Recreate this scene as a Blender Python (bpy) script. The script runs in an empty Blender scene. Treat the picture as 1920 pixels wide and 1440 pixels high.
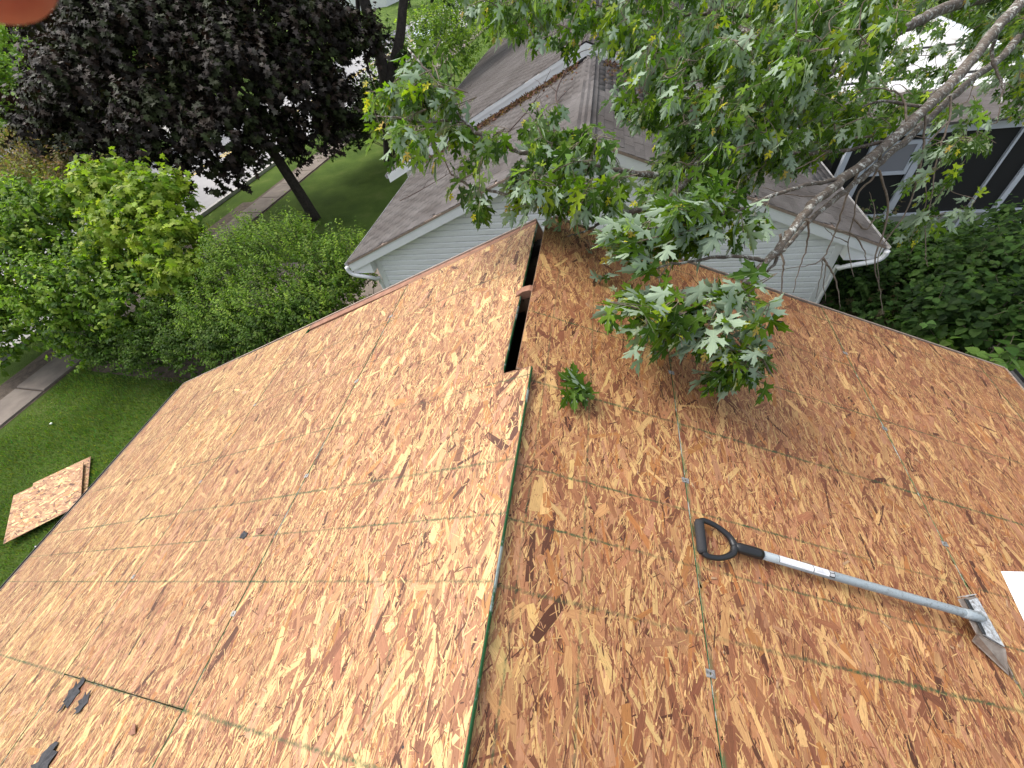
import bpy, math, random
import numpy as np
from mathutils import Matrix, Vector

random.seed(7)
rng = np.random.default_rng(11)
scene = bpy.context.scene
COL = scene.collection
GZ = 4.6                      # height of the roof ridge above the lawn

# ------------------------------------------------------------------ camera
PITCH, ROLL, YAW = math.radians(47.773), math.radians(11.2366), math.radians(-17.2657)
CAM = np.array([0.2917, 0.0, GZ + 1.2494])
FPX = 771.9                   # focal length in pixels of a 1920 px wide frame
cp, sp = math.cos(PITCH), math.sin(PITCH)
fw = np.array([math.sin(YAW) * cp, math.cos(YAW) * cp, -sp])
r0 = np.array([math.cos(YAW), -math.sin(YAW), 0.0])
d0 = np.cross(fw, r0)
CR = math.cos(ROLL) * r0 + math.sin(ROLL) * d0
CD = -math.sin(ROLL) * r0 + math.cos(ROLL) * d0
camd = bpy.data.cameras.new("camera")
cam = bpy.data.objects.new("camera", camd)
COL.objects.link(cam)
m = Matrix.Identity(4)
for i in range(3):
    m[i][0] = CR[i]; m[i][1] = -CD[i]; m[i][2] = -fw[i]; m[i][3] = CAM[i]
cam.matrix_world = m
camd.sensor_width = 36.0
camd.lens = FPX / 1920 * 36.0
camd.clip_start = 0.005
camd.clip_end = 1500
camd.dof.use_dof = True
camd.dof.focus_distance = 2.6
camd.dof.aperture_fstop = 22.0
scene.camera = cam

# ------------------------------------------------------------------ world, sun, exposure
SUN_DIR = Vector((-0.55, 0.22, 0.80)).normalized()      # towards the sun
world = bpy.data.worlds.new("World")
scene.world = world
world.use_nodes = True
wn = world.node_tree
wn.nodes.clear()
sky = wn.nodes.new("ShaderNodeTexSky")
sky.sky_type = 'NISHITA'
sky.sun_disc = False
sky.sun_elevation = math.asin(SUN_DIR.z)
sky.sun_rotation = math.atan2(SUN_DIR.x, SUN_DIR.y)
sky.air_density = 1.0
sky.dust_density = 4.0
sky.ozone_density = 1.0
bgn = wn.nodes.new("ShaderNodeBackground")
bgn.inputs[1].default_value = 0.15
won = wn.nodes.new("ShaderNodeOutputWorld")
veil = wn.nodes.new("ShaderNodeHueSaturation")          # thin cloud: a paler, less blue sky
veil.inputs["Saturation"].default_value = 0.45
veil.inputs["Value"].default_value = 1.12
wn.links.new(sky.outputs[0], veil.inputs["Color"])
wn.links.new(veil.outputs[0], bgn.inputs[0])
wn.links.new(bgn.outputs[0], won.inputs[0])
sund = bpy.data.lights.new("sun", 'SUN')
sund.energy = 0.95
sund.angle = math.radians(32)
sund.color = (1.0, 0.97, 0.92)
sun = bpy.data.objects.new("sun", sund)
COL.objects.link(sun)
sun.rotation_euler = SUN_DIR.to_track_quat('Z', 'Y').to_euler()
scene.view_settings.view_transform = 'Standard'
scene.view_settings.look = 'None'
scene.view_settings.gamma = 1.0
scene.view_settings.use_curve_mapping = False
scene.view_settings.exposure = 1.08
scene.cycles.max_bounces = 6
scene.cycles.transparent_max_bounces = 4
scene.cycles.use_denoising = True


def at(px, py, d):
    """world point seen at pixel (px, py) of the 1920 x 1440 photo, d metres deep"""
    return CAM + d * ((px - 960) / FPX * CR + (py - 720) / FPX * CD + fw)


def pix(P):
    v = np.asarray(P, float) - CAM
    z = v @ fw
    return 960 + FPX * (v @ CR) / z, 720 + FPX * (v @ CD) / z, z


# ------------------------------------------------------------------ helpers
def tag(o, label=None, cat=None, group=None, kind=None):
    if label: o['label'] = label
    if cat: o['category'] = cat
    if group: o['group'] = group
    if kind: o['kind'] = kind
    return o


def empty(name, loc=(0, 0, 0), label=None, cat=None, group=None, kind=None):
    o = bpy.data.objects.new(name, None)
    o.empty_display_size = 0.1
    o.location = loc
    COL.objects.link(o)
    return tag(o, label, cat, group, kind)


def link(name, me, parent=None, mats=(), world_space=True):
    for mt in mats:
        me.materials.append(mt)
    o = bpy.data.objects.new(name, me)
    COL.objects.link(o)
    if parent is not None:
        o.parent = parent
        if world_space:
            # vertices are given in world space; parents are unrotated or handled here
            o.matrix_parent_inverse = Matrix.Translation(-root_loc(parent))
    return o


def root_loc(p):
    v = Vector(p.location)
    while p.parent is not None:
        # a part keeps its vertices in world space, so it sits at the origin
        return Vector((0, 0, 0))
    return v


def mesh(name, verts, faces, mi=None, smooth=False):
    me = bpy.data.meshes.new(name)
    me.from_pydata([tuple(map(float, v)) for v in verts], [], faces)
    if mi is not None:
        me.polygons.foreach_set('material_index', mi)
    if smooth:
        me.polygons.foreach_set('use_smooth', [True] * len(me.polygons))
    me.update()
    return me


class MB:
    """collects shapes for one mesh object"""
    def __init__(s):
        s.v = []; s.f = []; s.mi = []

    def add(s, v, f, mi=0):
        n = len(s.v)
        s.v += [tuple(map(float, q)) for q in v]
        s.f += [tuple(i + n for i in q) for q in f]
        s.mi += [mi] * len(f)

    def hexa(s, c, mi=0):
        """c: 8 corners, first four the bottom (ccw from above), then the top"""
        s.add(c, [(3, 2, 1, 0), (4, 5, 6, 7), (0, 1, 5, 4), (1, 2, 6, 5), (2, 3, 7, 6), (3, 0, 4, 7)], mi)

    def box(s, a, b, mi=0):
        x0, y0, z0 = a; x1, y1, z1 = b
        s.hexa([(x0, y0, z0), (x1, y0, z0), (x1, y1, z0), (x0, y1, z0), (x0, y0, z1), (x1, y0, z1), (x1, y1, z1), (x0, y1, z1)], mi)

    def tube(s, path, rad, n=8, mi=0, cap=True):
        path = [np.asarray(p, float) for p in path]
        if np.isscalar(rad): rad = [rad] * len(path)
        up = np.array([0.13, 0.21, 0.97])
        base = len(s.v)
        prev = None
        for i, p in enumerate(path):
            t = path[min(i + 1, len(path) - 1)] - path[max(i - 1, 0)]
            t = t / (np.linalg.norm(t) + 1e-9)
            if prev is None:
                a = np.cross(t, up)
                if np.linalg.norm(a) < 0.1: a = np.cross(t, np.array([1.0, 0, 0]))
            else:
                a = prev - t * (prev @ t)
            a = a / np.linalg.norm(a); prev = a
            b = np.cross(t, a)
            for k in range(n):
                w = 2 * math.pi * k / n
                s.v.append(tuple(p + rad[i] * (math.cos(w) * a + math.sin(w) * b)))
        for i in range(len(path) - 1):
            for k in range(n):
                k2 = (k + 1) % n
                s.f.append((base + i * n + k, base + i * n + k2, base + (i + 1) * n + k2, base + (i + 1) * n + k)); s.mi.append(mi)
        if cap:
            s.f.append(tuple(base + k for k in range(n))[::-1]); s.mi.append(mi)
            e = base + (len(path) - 1) * n
            s.f.append(tuple(e + k for k in range(n))); s.mi.append(mi)

    def prism(s, poly, d, mi=0):
        """poly: 3-D outline, d: extrusion vector"""
        n = len(poly)
        p = [np.asarray(q, float) for q in poly]; q = [a + np.asarray(d, float) for a in p]
        s.add(p + q, [tuple(range(n))[::-1], tuple(range(n, 2 * n))] + [(i, (i + 1) % n, n + (i + 1) % n, n + i) for i in range(n)], mi)

    def build(s, name, mats, parent=None, smooth=False, bevel=0, fix=True):
        me = mesh(name, s.v, s.f, s.mi, smooth)
        if not isinstance(mats, (list, tuple)): mats = [mats]
        o = link(name, me, parent, mats)
        if fix:
            import bmesh
            bm = bmesh.new(); bm.from_mesh(me)
            bmesh.ops.recalc_face_normals(bm, faces=bm.faces)
            bm.to_mesh(me); bm.free()
        if bevel:
            b = o.modifiers.new("bevel", 'BEVEL'); b.width = bevel; b.segments = 2; b.limit_method = 'ANGLE'
        return o


def smooth_path(pts, n=6):
    """Catmull-Rom through the points"""
    P = [np.asarray(p, float) for p in pts]
    P = [2 * P[0] - P[1]] + P + [2 * P[-1] - P[-2]]
    out = []
    for i in range(1, len(P) - 2):
        for k in range(n):
            t = k / n
            out.append(0.5 * ((2 * P[i]) + (-P[i - 1] + P[i + 1]) * t + (2 * P[i - 1] - 5 * P[i] + 4 * P[i + 1] - P[i + 2]) * t * t + (-P[i - 1] + 3 * P[i] - 3 * P[i + 1] + P[i + 2]) * t ** 3))
    out.append(P[-2])
    return out


# ------------------------------------------------------------------ materials
class Mat:
    def __init__(s, name, rough=0.7, col=(0.5, 0.5, 0.5), metal=0.0, spec=None):
        s.m = bpy.data.materials.new(name); s.m.use_nodes = True
        s.t = s.m.node_tree; s.n = s.t.nodes; s.l = s.t.links
        s.b = s.n["Principled BSDF"]; s.out = s.n["Material Output"]
        s.b.inputs["Roughness"].default_value = rough
        s.b.inputs["Base Color"].default_value = (*col, 1)
        s.b.inputs["Metallic"].default_value = metal
        if spec is not None: s.b.inputs["Specular IOR Level"].default_value = spec

    def node(s, t, **kw):
        n = s.n.new(t)
        for k, v in kw.items(): setattr(n, k, v)
        return n

    def put(s, v, sock):
        if v is None: return
        if isinstance(v, (int, float)): sock.default_value = v
        elif isinstance(v, tuple): sock.default_value = v if len(v) == len(sock.default_value) else (*v, 1)
        else: s.l.new(v, sock)

    def math(s, op, a, b=None, c=None, clamp=False):
        n = s.node("ShaderNodeMath", operation=op); n.use_clamp = clamp
        for i, v in enumerate((a, b, c)): s.put(v, n.inputs[i])
        return n.outputs[0]

    def vmath(s, op, a, b=None):
        n = s.node("ShaderNodeVectorMath", operation=op)
        s.put(a, n.inputs[0]); s.put(b, n.inputs[1])
        return n.outputs[0]

    def obj(s): return s.node("ShaderNodeTexCoord").outputs["Object"]
    def geo(s, k="Position"): return s.node("ShaderNodeNewGeometry").outputs[k]

    def attr(s, name, out="Color"):
        return s.node("ShaderNodeAttribute", attribute_name=name).outputs[out]

    def noise(s, vec=None, scale=5.0, detail=3.0, rough=0.55, dist=0.0):
        n = s.node("ShaderNodeTexNoise"); s.put(vec, n.inputs["Vector"])
        n.inputs["Scale"].default_value = scale; n.inputs["Detail"].default_value = detail
        n.inputs["Roughness"].default_value = rough; n.inputs["Distortion"].default_value = dist
        return n.outputs["Fac"]

    def voronoi(s, vec=None, scale=5.0, out="Distance", feature='F1'):
        n = s.node("ShaderNodeTexVoronoi", feature=feature); s.put(vec, n.inputs["Vector"])
        n.inputs["Scale"].default_value = scale
        return n.outputs[out]

    def ramp(s, fac, stops, interp='LINEAR'):
        n = s.node("ShaderNodeValToRGB"); n.color_ramp.interpolation = interp
        e = n.color_ramp.elements
        while len(e) < len(stops): e.new(0.5)
        for i, (p, c) in enumerate(stops):
            e[i].position = p
            e[i].color = (c, c, c, 1) if isinstance(c, (int, float)) else (*c, 1)
        s.put(fac, n.inputs[0]); return n.outputs[0]

    def mix(s, f, a, b, mode='MIX'):
        n = s.node("ShaderNodeMix", data_type='RGBA', blend_type=mode)
        s.put(f, n.inputs[0]); s.put(a, n.inputs[6]); s.put(b, n.inputs[7])
        return n.outputs[2]

    def mapping(s, vec, scale=(1, 1, 1), rot=(0, 0, 0), loc=(0, 0, 0)):
        n = s.node("ShaderNodeMapping"); s.put(vec, n.inputs[0])
        n.inputs["Scale"].default_value = scale; n.inputs["Rotation"].default_value = rot; n.inputs["Location"].default_value = loc
        return n.outputs[0]

    def sep(s, vec):
        n = s.node("ShaderNodeSeparateXYZ"); s.put(vec, n.inputs[0]); return n.outputs

    def comb(s, x, y, z):
        n = s.node("ShaderNodeCombineXYZ"); s.put(x, n.inputs[0]); s.put(y, n.inputs[1]); s.put(z, n.inputs[2]); return n.outputs[0]

    def color(s, c): s.put(c, s.b.inputs["Base Color"]); return s
    def roughness(s, c): s.put(c, s.b.inputs["Roughness"]); return s

    def bump(s, h, strength=0.3, dist=0.01):
        n = s.node("ShaderNodeBump"); n.inputs["Strength"].default_value = strength; n.inputs["Distance"].default_value = dist
        s.put(h, n.inputs["Height"]); s.l.new(n.outputs[0], s.b.inputs["Normal"]); return s


def noisy(name, c1, c2, scale=8.0, rough=0.7, bump=0.0, bd=0.005, metal=0.0, vec=None, detail=5.0, lo=0.3, hi=0.7, spec=None):
    M = Mat(name, rough, c1, metal, spec)
    f = M.noise(M.geo(), scale, detail, 0.6)
    M.color(M.ramp(f, [(lo, c1), (hi, c2)]))
    if bump: M.bump(M.noise(M.geo(), scale * 4, 4, 0.6), bump, bd)
    return M.m


# ---- OSB: colour of each strand comes with the geometry, the material adds grain, chalk and seams
CHALK_L = [-0.112, 0.324, 0.529, 0.73, 1.13, 1.62, 2.02]
CHALK_R = [0.324, 0.529, 0.73, 1.13, 1.56, 1.95, 2.36, -0.08]


def osb_material(name, chalk, along=(), seams=(), tone=(1, 1, 1)):
    M = Mat(name, 0.62, spec=0.25)
    col = M.attr("tint"); st = M.attr("st", "Vector")
    pos = M.geo()
    # wood grain along each strand
    g = M.noise(M.mapping(st, (18, 420, 7)), 1.0, 3.0, 0.65)
    g2 = M.noise(M.mapping(st, (60, 1500, 11)), 1.0, 2.0, 0.6)
    c = M.mix(1.0, col, M.ramp(g, [(0.25, (0.66, 0.58, 0.52)), (0.55, (1.0, 1.0, 1.0)), (0.8, (1.16, 1.12, 1.05))]), 'MULTIPLY')
    c = M.mix(0.6, c, M.ramp(g2, [(0.3, (0.72, 0.68, 0.63)), (0.7, (1.12, 1.12, 1.12))]), 'MULTIPLY')
    c = M.mix(1.0, c, (*tone, 1), 'MULTIPLY')
    # broad tone drift
    c = M.mix(0.5, c, M.ramp(M.noise(pos, 1.3, 4, 0.6), [(0.3, (0.84, 0.80, 0.78)), (0.7, (1.1, 1.08, 1.04))]), 'MULTIPLY')
    # resin specks
    sp_ = M.ramp(M.noise(M.mapping(pos, (1, 1, 1)), 130, 2, 0.5), [(0.66, 0.0), (0.72, 1.0)])
    c = M.mix(M.math('MULTIPLY', sp_, 0.55), c, (0.07, 0.035, 0.02))
    # chalk lines snapped across the sheets
    s = M.sep(pos)
    wob = M.math('MULTIPLY', M.math('SUBTRACT', M.noise(pos, 30, 2), 0.5), 0.010)
    y = M.math('ADD', s[1], wob)
    msk = None
    for i, yy in enumerate(chalk):
        w = 0.0036 if i % 3 else 0.0048
        d = M.math('ABSOLUTE', M.math('SUBTRACT', y, yy))
        k = M.math('SUBTRACT', 1.0, M.math('DIVIDE', d, w * 1.6), clamp=True)
        k = M.math('MULTIPLY', k, 1.0 if i < 5 else 0.7)
        msk = k if msk is None else M.math('MAXIMUM', msk, k)
    sd = M.math('DIVIDE', M.math('ABSOLUTE', s[0]), 0.9243)
    sdw = M.math('ADD', sd, M.math('MULTIPLY', wob, 0.6))
    for q in along:
        d = M.math('ABSOLUTE', M.math('SUBTRACT', sdw, q))
        k = M.math('SUBTRACT', 1.0, M.math('DIVIDE', d, 0.005), clamp=True)
        msk = M.math('MAXIMUM', msk, M.math('MULTIPLY', k, 0.6))
    brk = M.ramp(M.noise(pos, 75, 3, 0.7), [(0.36, 0.15), (0.58, 1.0)])
    brk2 = M.ramp(M.noise(pos, 2.2, 2, 0.5), [(0.35, 0.45), (0.6, 1.0)])
    msk = M.math('MULTIPLY', M.math('MULTIPLY', M.math('POWER', msk, 0.6), brk), brk2)
    c = M.mix(M.math('MULTIPLY', msk, 1.0, clamp=True), c, (0.015, 0.065, 0.025))
    # green edge paint bled over the sheet edges
    for q in seams:
        d = M.math('ABSOLUTE', M.math('SUBTRACT', sdw, q))
        k = M.math('SUBTRACT', 1.0, M.math('DIVIDE', d, 0.011), clamp=True)
        k = M.math('MULTIPLY', k, M.ramp(M.noise(pos, 22, 3, 0.7), [(0.42, 0.0), (0.62, 1.0)]))
        c = M.mix(M.math('MULTIPLY', k, 0.75), c, (0.05, 0.13, 0.05))
    # footmarks and grime
    dirt = M.ramp(M.noise(pos, 3.1, 6, 0.7), [(0.56, 0.0), (0.75, 1.0)])
    c = M.mix(M.math('MULTIPLY', dirt, 0.22), c, (0.12, 0.075, 0.05))
    M.color(c)
    M.bump(M.math('ADD', g, M.math('MULTIPLY', M.noise(pos, 260, 3), 0.8)), 0.35, 0.0012)
    return M.m


RIDGE_R = -0.04               # the right-hand slope starts here and lies a sheet's thickness lower
TAN = math.tan(math.radians(22.436)); COSA = math.cos(math.radians(22.436)); SINA = math.sin(math.radians(22.436))
M_osb_l = osb_material("oriented_strand_board_left", CHALK_L, (0.30, 1.9), (1.22, 2.445, 3.668), (0.915, 0.935, 0.91))
M_osb_r = osb_material("oriented_strand_board_right", CHALK_R, (0.085, 0.29), (0.705, 1.92, 3.14), (0.865, 0.765, 0.665))

_g = Mat("green_edge_paint", 0.6)
_g.color(_g.mix(_g.ramp(_g.noise(_g.geo(), 9, 5, 0.7), [(0.52, 0.0), (0.60, 1.0)]), (0.012, 0.12, 0.035), (0.42, 0.50, 0.47)))
M_edge = _g.m
M_edge_raw = noisy("raw_board_edge", (0.30, 0.19, 0.12), (0.16, 0.09, 0.05), 60)
M_lumber = noisy("old_rake_board", (0.16, 0.065, 0.035), (0.30, 0.15, 0.09), 14, 0.8, 0.4)
M_lumber_new = noisy("framing_lumber", (0.20, 0.11, 0.06), (0.28, 0.16, 0.09), 18, 0.8)
M_drip = noisy("weathered_drip_edge", (0.40, 0.30, 0.24), (0.24, 0.17, 0.13), 25, 0.6)
M_blackgutter = noisy("black_gutter", (0.012, 0.012, 0.013), (0.03, 0.03, 0.03), 25, 0.5)
M_housewall = noisy("dark_house_wall", (0.075, 0.05, 0.036), (0.11, 0.075, 0.055), 3, 0.8)
M_felt = noisy("torn_black_felt", (0.018, 0.018, 0.02), (0.045, 0.045, 0.05), 60, 0.85, 0.5, 0.002)
M_galv = noisy("galvanised_steel", (0.13, 0.12, 0.11), (0.42, 0.41, 0.39), 120, 0.5, metal=0.5)
_h = Mat("grey_painted_shaft", 0.42)
_hv = _h.geo()
_hs = _h.math('MULTIPLY', _h.ramp(_h.noise(_h.mapping(_hv, (20, 60, 60)), 2.0, 5, 0.75), [(0.56, 0.0), (0.66, 1.0)]), _h.ramp(_h.sep(_hv)[0], [(0.0, 0.15), (1.0, 0.15)]))
_wear = _h.math('MULTIPLY', _h.ramp(_h.noise(_hv, 70, 5, 0.8), [(0.52, 0.0), (0.64, 1.0)]), _h.math('MULTIPLY_ADD', _h.sep(_hv)[0], 0.75, -0.45, clamp=True))
_h.color(_h.mix(_h.math('MAXIMUM', _wear, _hs), (0.27, 0.31, 0.33), (0.10, 0.085, 0.07)))
M_shaft = _h.m
_s = Mat("scuffed_steel_blade", 0.42, metal=0.55)
_s.color(_s.ramp(_s.noise(_s.geo(), 90, 6, 0.75), [(0.35, (0.22, 0.19, 0.16)), (0.5, (0.60, 0.60, 0.60)), (0.65, (0.80, 0.81, 0.82))]))
M_steel = _s.m
M_rust = noisy("dirty_blade_underside", (0.16, 0.12, 0.095), (0.30, 0.26, 0.22), 30, 0.6, metal=0.3)
M_rubber = Mat("black_grip_plastic", 0.42, (0.012, 0.012, 0.013)).m
M_rubber2 = Mat("black_foam_grip", 0.8, (0.02, 0.02, 0.022)).m
M_paper = noisy("white_sheet_metal", (0.80, 0.81, 0.84), (0.86, 0.87, 0.89), 2, 0.5)
M_white = noisy("white_vinyl_trim", (0.87, 0.87, 0.86), (0.78, 0.78, 0.77), 2.5, 0.45)
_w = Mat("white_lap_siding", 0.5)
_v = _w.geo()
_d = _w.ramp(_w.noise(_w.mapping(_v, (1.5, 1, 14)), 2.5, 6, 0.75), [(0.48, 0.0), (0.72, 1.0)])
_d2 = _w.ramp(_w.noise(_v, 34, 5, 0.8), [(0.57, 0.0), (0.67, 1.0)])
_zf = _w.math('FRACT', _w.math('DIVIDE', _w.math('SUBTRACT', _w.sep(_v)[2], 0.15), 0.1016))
_cr = _w.math('MULTIPLY', _w.ramp(_zf, [(0.0, 0.0), (0.74, 0.0), (0.84, 1.0), (0.97, 1.0), (1.0, 0.3)]), _w.ramp(_w.noise(_v, 4.0, 4, 0.7), [(0.3, 0.35), (0.65, 1.0)]))  # dark band at each lap: groove dirt and lap shadow put into the colour
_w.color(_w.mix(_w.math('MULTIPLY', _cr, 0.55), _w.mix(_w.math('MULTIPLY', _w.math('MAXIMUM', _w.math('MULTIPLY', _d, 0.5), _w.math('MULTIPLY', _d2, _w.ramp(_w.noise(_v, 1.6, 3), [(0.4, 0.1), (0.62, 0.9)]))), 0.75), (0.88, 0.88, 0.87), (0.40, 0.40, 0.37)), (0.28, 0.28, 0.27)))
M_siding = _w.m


def shingle_material(name):
    M = Mat(name, 0.92, spec=0.15)
    v = M.geo()
    rnd = M.node("ShaderNodeObjectInfo").outputs["Random"]
    a = M.attr("tint")
    base = M.ramp(M.noise(v, 1.1, 5, 0.65), [(0.3, (0.070, 0.060, 0.055)), (0.5, (0.108, 0.097, 0.092)), (0.7, (0.145, 0.134, 0.128))])
    gran = M.ramp(M.noise(v, 160, 2, 0.7), [(0.3, 0.62), (0.7, 1.30)])
    c = M.mix(1.0, base, gran, 'MULTIPLY')
    c = M.mix(1.0, c, M.ramp(rnd, [(0.0, 0.86), (1.0, 1.12)]), 'MULTIPLY')
    st = M.ramp(M.noise(M.mapping(v, (0.5, 5, 0.5)), 2.0, 5, 0.7), [(0.5, 0.0), (0.75, 1.0)])
    c = M.mix(M.math('MULTIPLY', st, 0.45), c, (0.055, 0.042, 0.034))
    M.color(c)
    M.bump(M.noise(v, 220, 2, 0.6), 0.5, 0.002)
    return M.m


M_gutter = noisy('weathered_white_gutter', (0.50, 0.51, 0.52), (0.22, 0.20, 0.18), 5, 0.6)
M_shingle = shingle_material("aged_asphalt_shingle")


def leaf_material(name, back=None, trans=0.35, rough=0.45, vein=False, spec=0.4, tr_tint=(1.5, 1.7, 0.6)):
    M = Mat(name, rough, spec=spec)
    c = M.attr("tint")
    if vein:
        s = M.sep(M.attr("st", "Vector"))
        k = M.math('SUBTRACT', 1.0, M.math('DIVIDE', M.math('ABSOLUTE', s[0]), 0.018), clamp=True)
        c = M.mix(M.math('MULTIPLY', k, 0.35), c, (0.30, 0.36, 0.16))
    c = M.mix(0.6, c, M.ramp(M.noise(M.geo(), 60, 3, 0.6), [(0.3, 0.78), (0.7, 1.2)]), 'MULTIPLY')
    front = c
    if back is not None:
        bf = M.geo("Backfacing")
        c = M.mix(bf, c, back)
        M.put(M.math('ADD', M.math('MULTIPLY', bf, 0.2), rough), M.b.inputs["Roughness"])
    M.color(c)
    tr = M.node("ShaderNodeBsdfTranslucent")
    M.put(M.mix(1.0, front, (*tr_tint, 1), 'MULTIPLY'), tr.inputs[0])
    mx = M.node("ShaderNodeMixShader"); mx.inputs[0].default_value = trans
    M.l.new(M.b.outputs[0], mx.inputs[1]); M.l.new(tr.outputs[0], mx.inputs[2])
    M.l.new(mx.outputs[0], M.out.inputs[0])
    return M.m


M_silver = leaf_material("silver_maple_leaf", (0.33, 0.42, 0.29), 0.38, 0.55, True, spec=0.12)
M_purple = leaf_material("purple_maple_leaf", None, 0.10, 0.62, spec=0.14, tr_tint=(1.3, 0.8, 0.7))
M_green = leaf_material("garden_leaf", (0.13, 0.20, 0.06), 0.40, 0.55, spec=0.14)
M_far = leaf_material("far_leaf", None, 0.35, 0.6)
_b = Mat("lichened_bark", 0.9)
_bv = _b.geo()
_bl = _b.ramp(_b.noise(_bv, 26, 6, 0.8), [(0.53, 0.0), (0.58, 1.0)])
_bz = _b.ramp(_b.noise(_bv, 3.5, 3), [(0.4, 0.35), (0.6, 1.0)])
_b.color(_b.mix(_b.math('MULTIPLY', _bl, _bz), _b.ramp(_b.noise(_bv, 20, 4, 0.7), [(0.3, (0.050, 0.038, 0.028)), (0.7, (0.13, 0.10, 0.075))]), (0.48, 0.49, 0.44)))
_b.bump(_b.noise(_bv, 60, 5, 0.7), 0.8, 0.008)
M_bark = _b.m
M_twig = noisy("grey_twig_bark", (0.09, 0.065, 0.045), (0.20, 0.16, 0.12), 40, 0.85)
M_darkbark = noisy("dark_trunk_bark", (0.022, 0.017, 0.013), (0.055, 0.045, 0.036), 14, 0.95, 0.8, 0.02)

# ------------------------------------------------------------------ leaf templates: (verts, tris)
def fan(outline, centre=(0, 0.28), cup=0.0, fold=0.12, droop=0.0):
    v = [(centre[0], centre[1], 0.0)] + [(x, y, 0.0) for x, y in outline]
    v = np.array(v, float)
    v[:, 2] = fold * np.abs(v[:, 0]) - droop * v[:, 1] ** 2 + cup * (v[:, 0] ** 2 + (v[:, 1] - .3) ** 2)
    n = len(outline)
    return v, np.array([(0, 1 + i, 1 + (i + 1) % n) for i in range(n)])


def sym(half):
    """half outline on the right, from base to tip, mirrored"""
    left = [(-x, y) for x, y in half[::-1] if abs(x) > 1e-6]
    return half + left


SILVER = sym([(0.0, 0.0), (0.12, -0.01), (0.26, -0.10), (0.25, 0.02), (0.33, 0.05), (0.20, 0.13), (0.09, 0.22),
              (0.26, 0.33), (0.35, 0.30), (0.36, 0.40), (0.52, 0.58), (0.38, 0.54), (0.36, 0.66), (0.26, 0.54), (0.07, 0.42),
              (0.10, 0.60), (0.20, 0.66), (0.13, 0.74), (0.14, 0.86), (0.055, 0.84), (0.0, 1.05)])
MAPLE = sym([(0.0, 0.0), (0.28, -0.08), (0.46, 0.12), (0.30, 0.24), (0.62, 0.42), (0.52, 0.70), (0.20, 0.58), (0.16, 0.86), (0.0, 1.0)])
OVATE = sym([(0.0, 0.0), (0.22, 0.12), (0.30, 0.36), (0.22, 0.68), (0.0, 1.0)])
ROUND = sym([(0.0, 0.0), (0.30, 0.04), (0.42, 0.30), (0.34, 0.62), (0.14, 0.86), (0.0, 1.0)])
SILVER = [(x * 0.86, y) for x, y in SILVER]
T_silver = [fan(SILVER, (0, 0.25), 0.0, 0.25, 0.22), fan(SILVER, (0, 0.25), 0.12, 0.05, 0.35), fan(SILVER, (0, 0.25), -0.1, 0.45, 0.1)]
T_maple = [fan(MAPLE, (0, 0.3), 0.0, 0.2, 0.25), fan(MAPLE, (0, 0.3), -0.1, 0.1, 0.1)]
MAPLE_LO = sym([(0.0, 0.0), (0.44, 0.02), (0.24, 0.26), (0.60, 0.56), (0.2, 0.6), (0.0, 1.0)])
T_maple_lo = [fan(MAPLE_LO, (0, 0.3), 0.0, 0.25, 0.25), fan(MAPLE_LO, (0, 0.3), -0.1, 0.1, 0.05)]
T_ovate = [fan(OVATE, (0, 0.4), 0.0, 0.35, 0.2)]
T_round = [fan(ROUND, (0, 0.4), 0.0, 0.3, 0.3), fan(ROUND, (0, 0.4), 0.2, 0.1, 0.3)]


def frames(tip, nrm):
    """rotation matrices (N,3,3) with +Y along tip and +Z near nrm"""
    y = tip / (np.linalg.norm(tip, axis=1, keepdims=True) + 1e-9)
    x = np.cross(y, nrm); x /= (np.linalg.norm(x, axis=1, keepdims=True) + 1e-9)
    z = np.cross(x, y)
    return np.stack([x, y, z], axis=2)


def merged_leaves(name, tmpl, pos, tip, nrm, size, tint, mat, parent, st=False, kind='stuff', label=None):
    R = frames(tip, nrm) * size[:, None, None]
    which = rng.integers(0, len(tmpl), len(pos))
    V, F, T, S = [], [], [], []
    off = 0
    for k, (tv, tf) in enumerate(tmpl):
        sel = which == k
        n = int(sel.sum())
        if not n: continue
        v = np.einsum('nij,vj->nvi', R[sel], tv) + pos[sel][:, None, :]
        f = tf[None] + (np.arange(n) * len(tv))[:, None, None] + off
        off += n * len(tv)
        V.append(v.reshape(-1, 3)); F.append(f.reshape(-1, 3))
        T.append(np.repeat(tint[sel], len(tv), axis=0))
        if st: S.append(np.tile(tv, (n, 1)))
    me = raw_mesh(name, np.concatenate(V), np.concatenate(F), np.concatenate(T), np.concatenate(S) if st else None)
    o = link(name, me, parent, [mat])
    return tag(o, label, None, None, kind)


def raw_mesh(name, V, F, tint, st=None, mi=None):
    k = F.shape[1]
    me = bpy.data.meshes.new(name)
    me.vertices.add(len(V)); me.vertices.foreach_set('co', V.astype(np.float32).ravel())
    me.loops.add(F.size); me.loops.foreach_set('vertex_index', F.astype(np.int32).ravel())
    me.polygons.add(len(F))
    me.polygons.foreach_set('loop_start', np.arange(0, F.size, k, dtype=np.int32))
    me.polygons.foreach_set('loop_total', np.full(len(F), k, dtype=np.int32))
    if mi is not None: me.polygons.foreach_set('material_index', mi.astype(np.int32))
    a = me.attributes.new("tint", 'FLOAT_COLOR', 'POINT')
    a.data.foreach_set('color', np.concatenate([tint, np.ones((len(tint), 1))], axis=1).astype(np.float32).ravel())
    if st is not None:
        b = me.attributes.new("st", 'FLOAT_VECTOR', 'POINT')
        b.data.foreach_set('vector', st.astype(np.float32).ravel())
    me.update(calc_edges=True)
    return me


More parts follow.
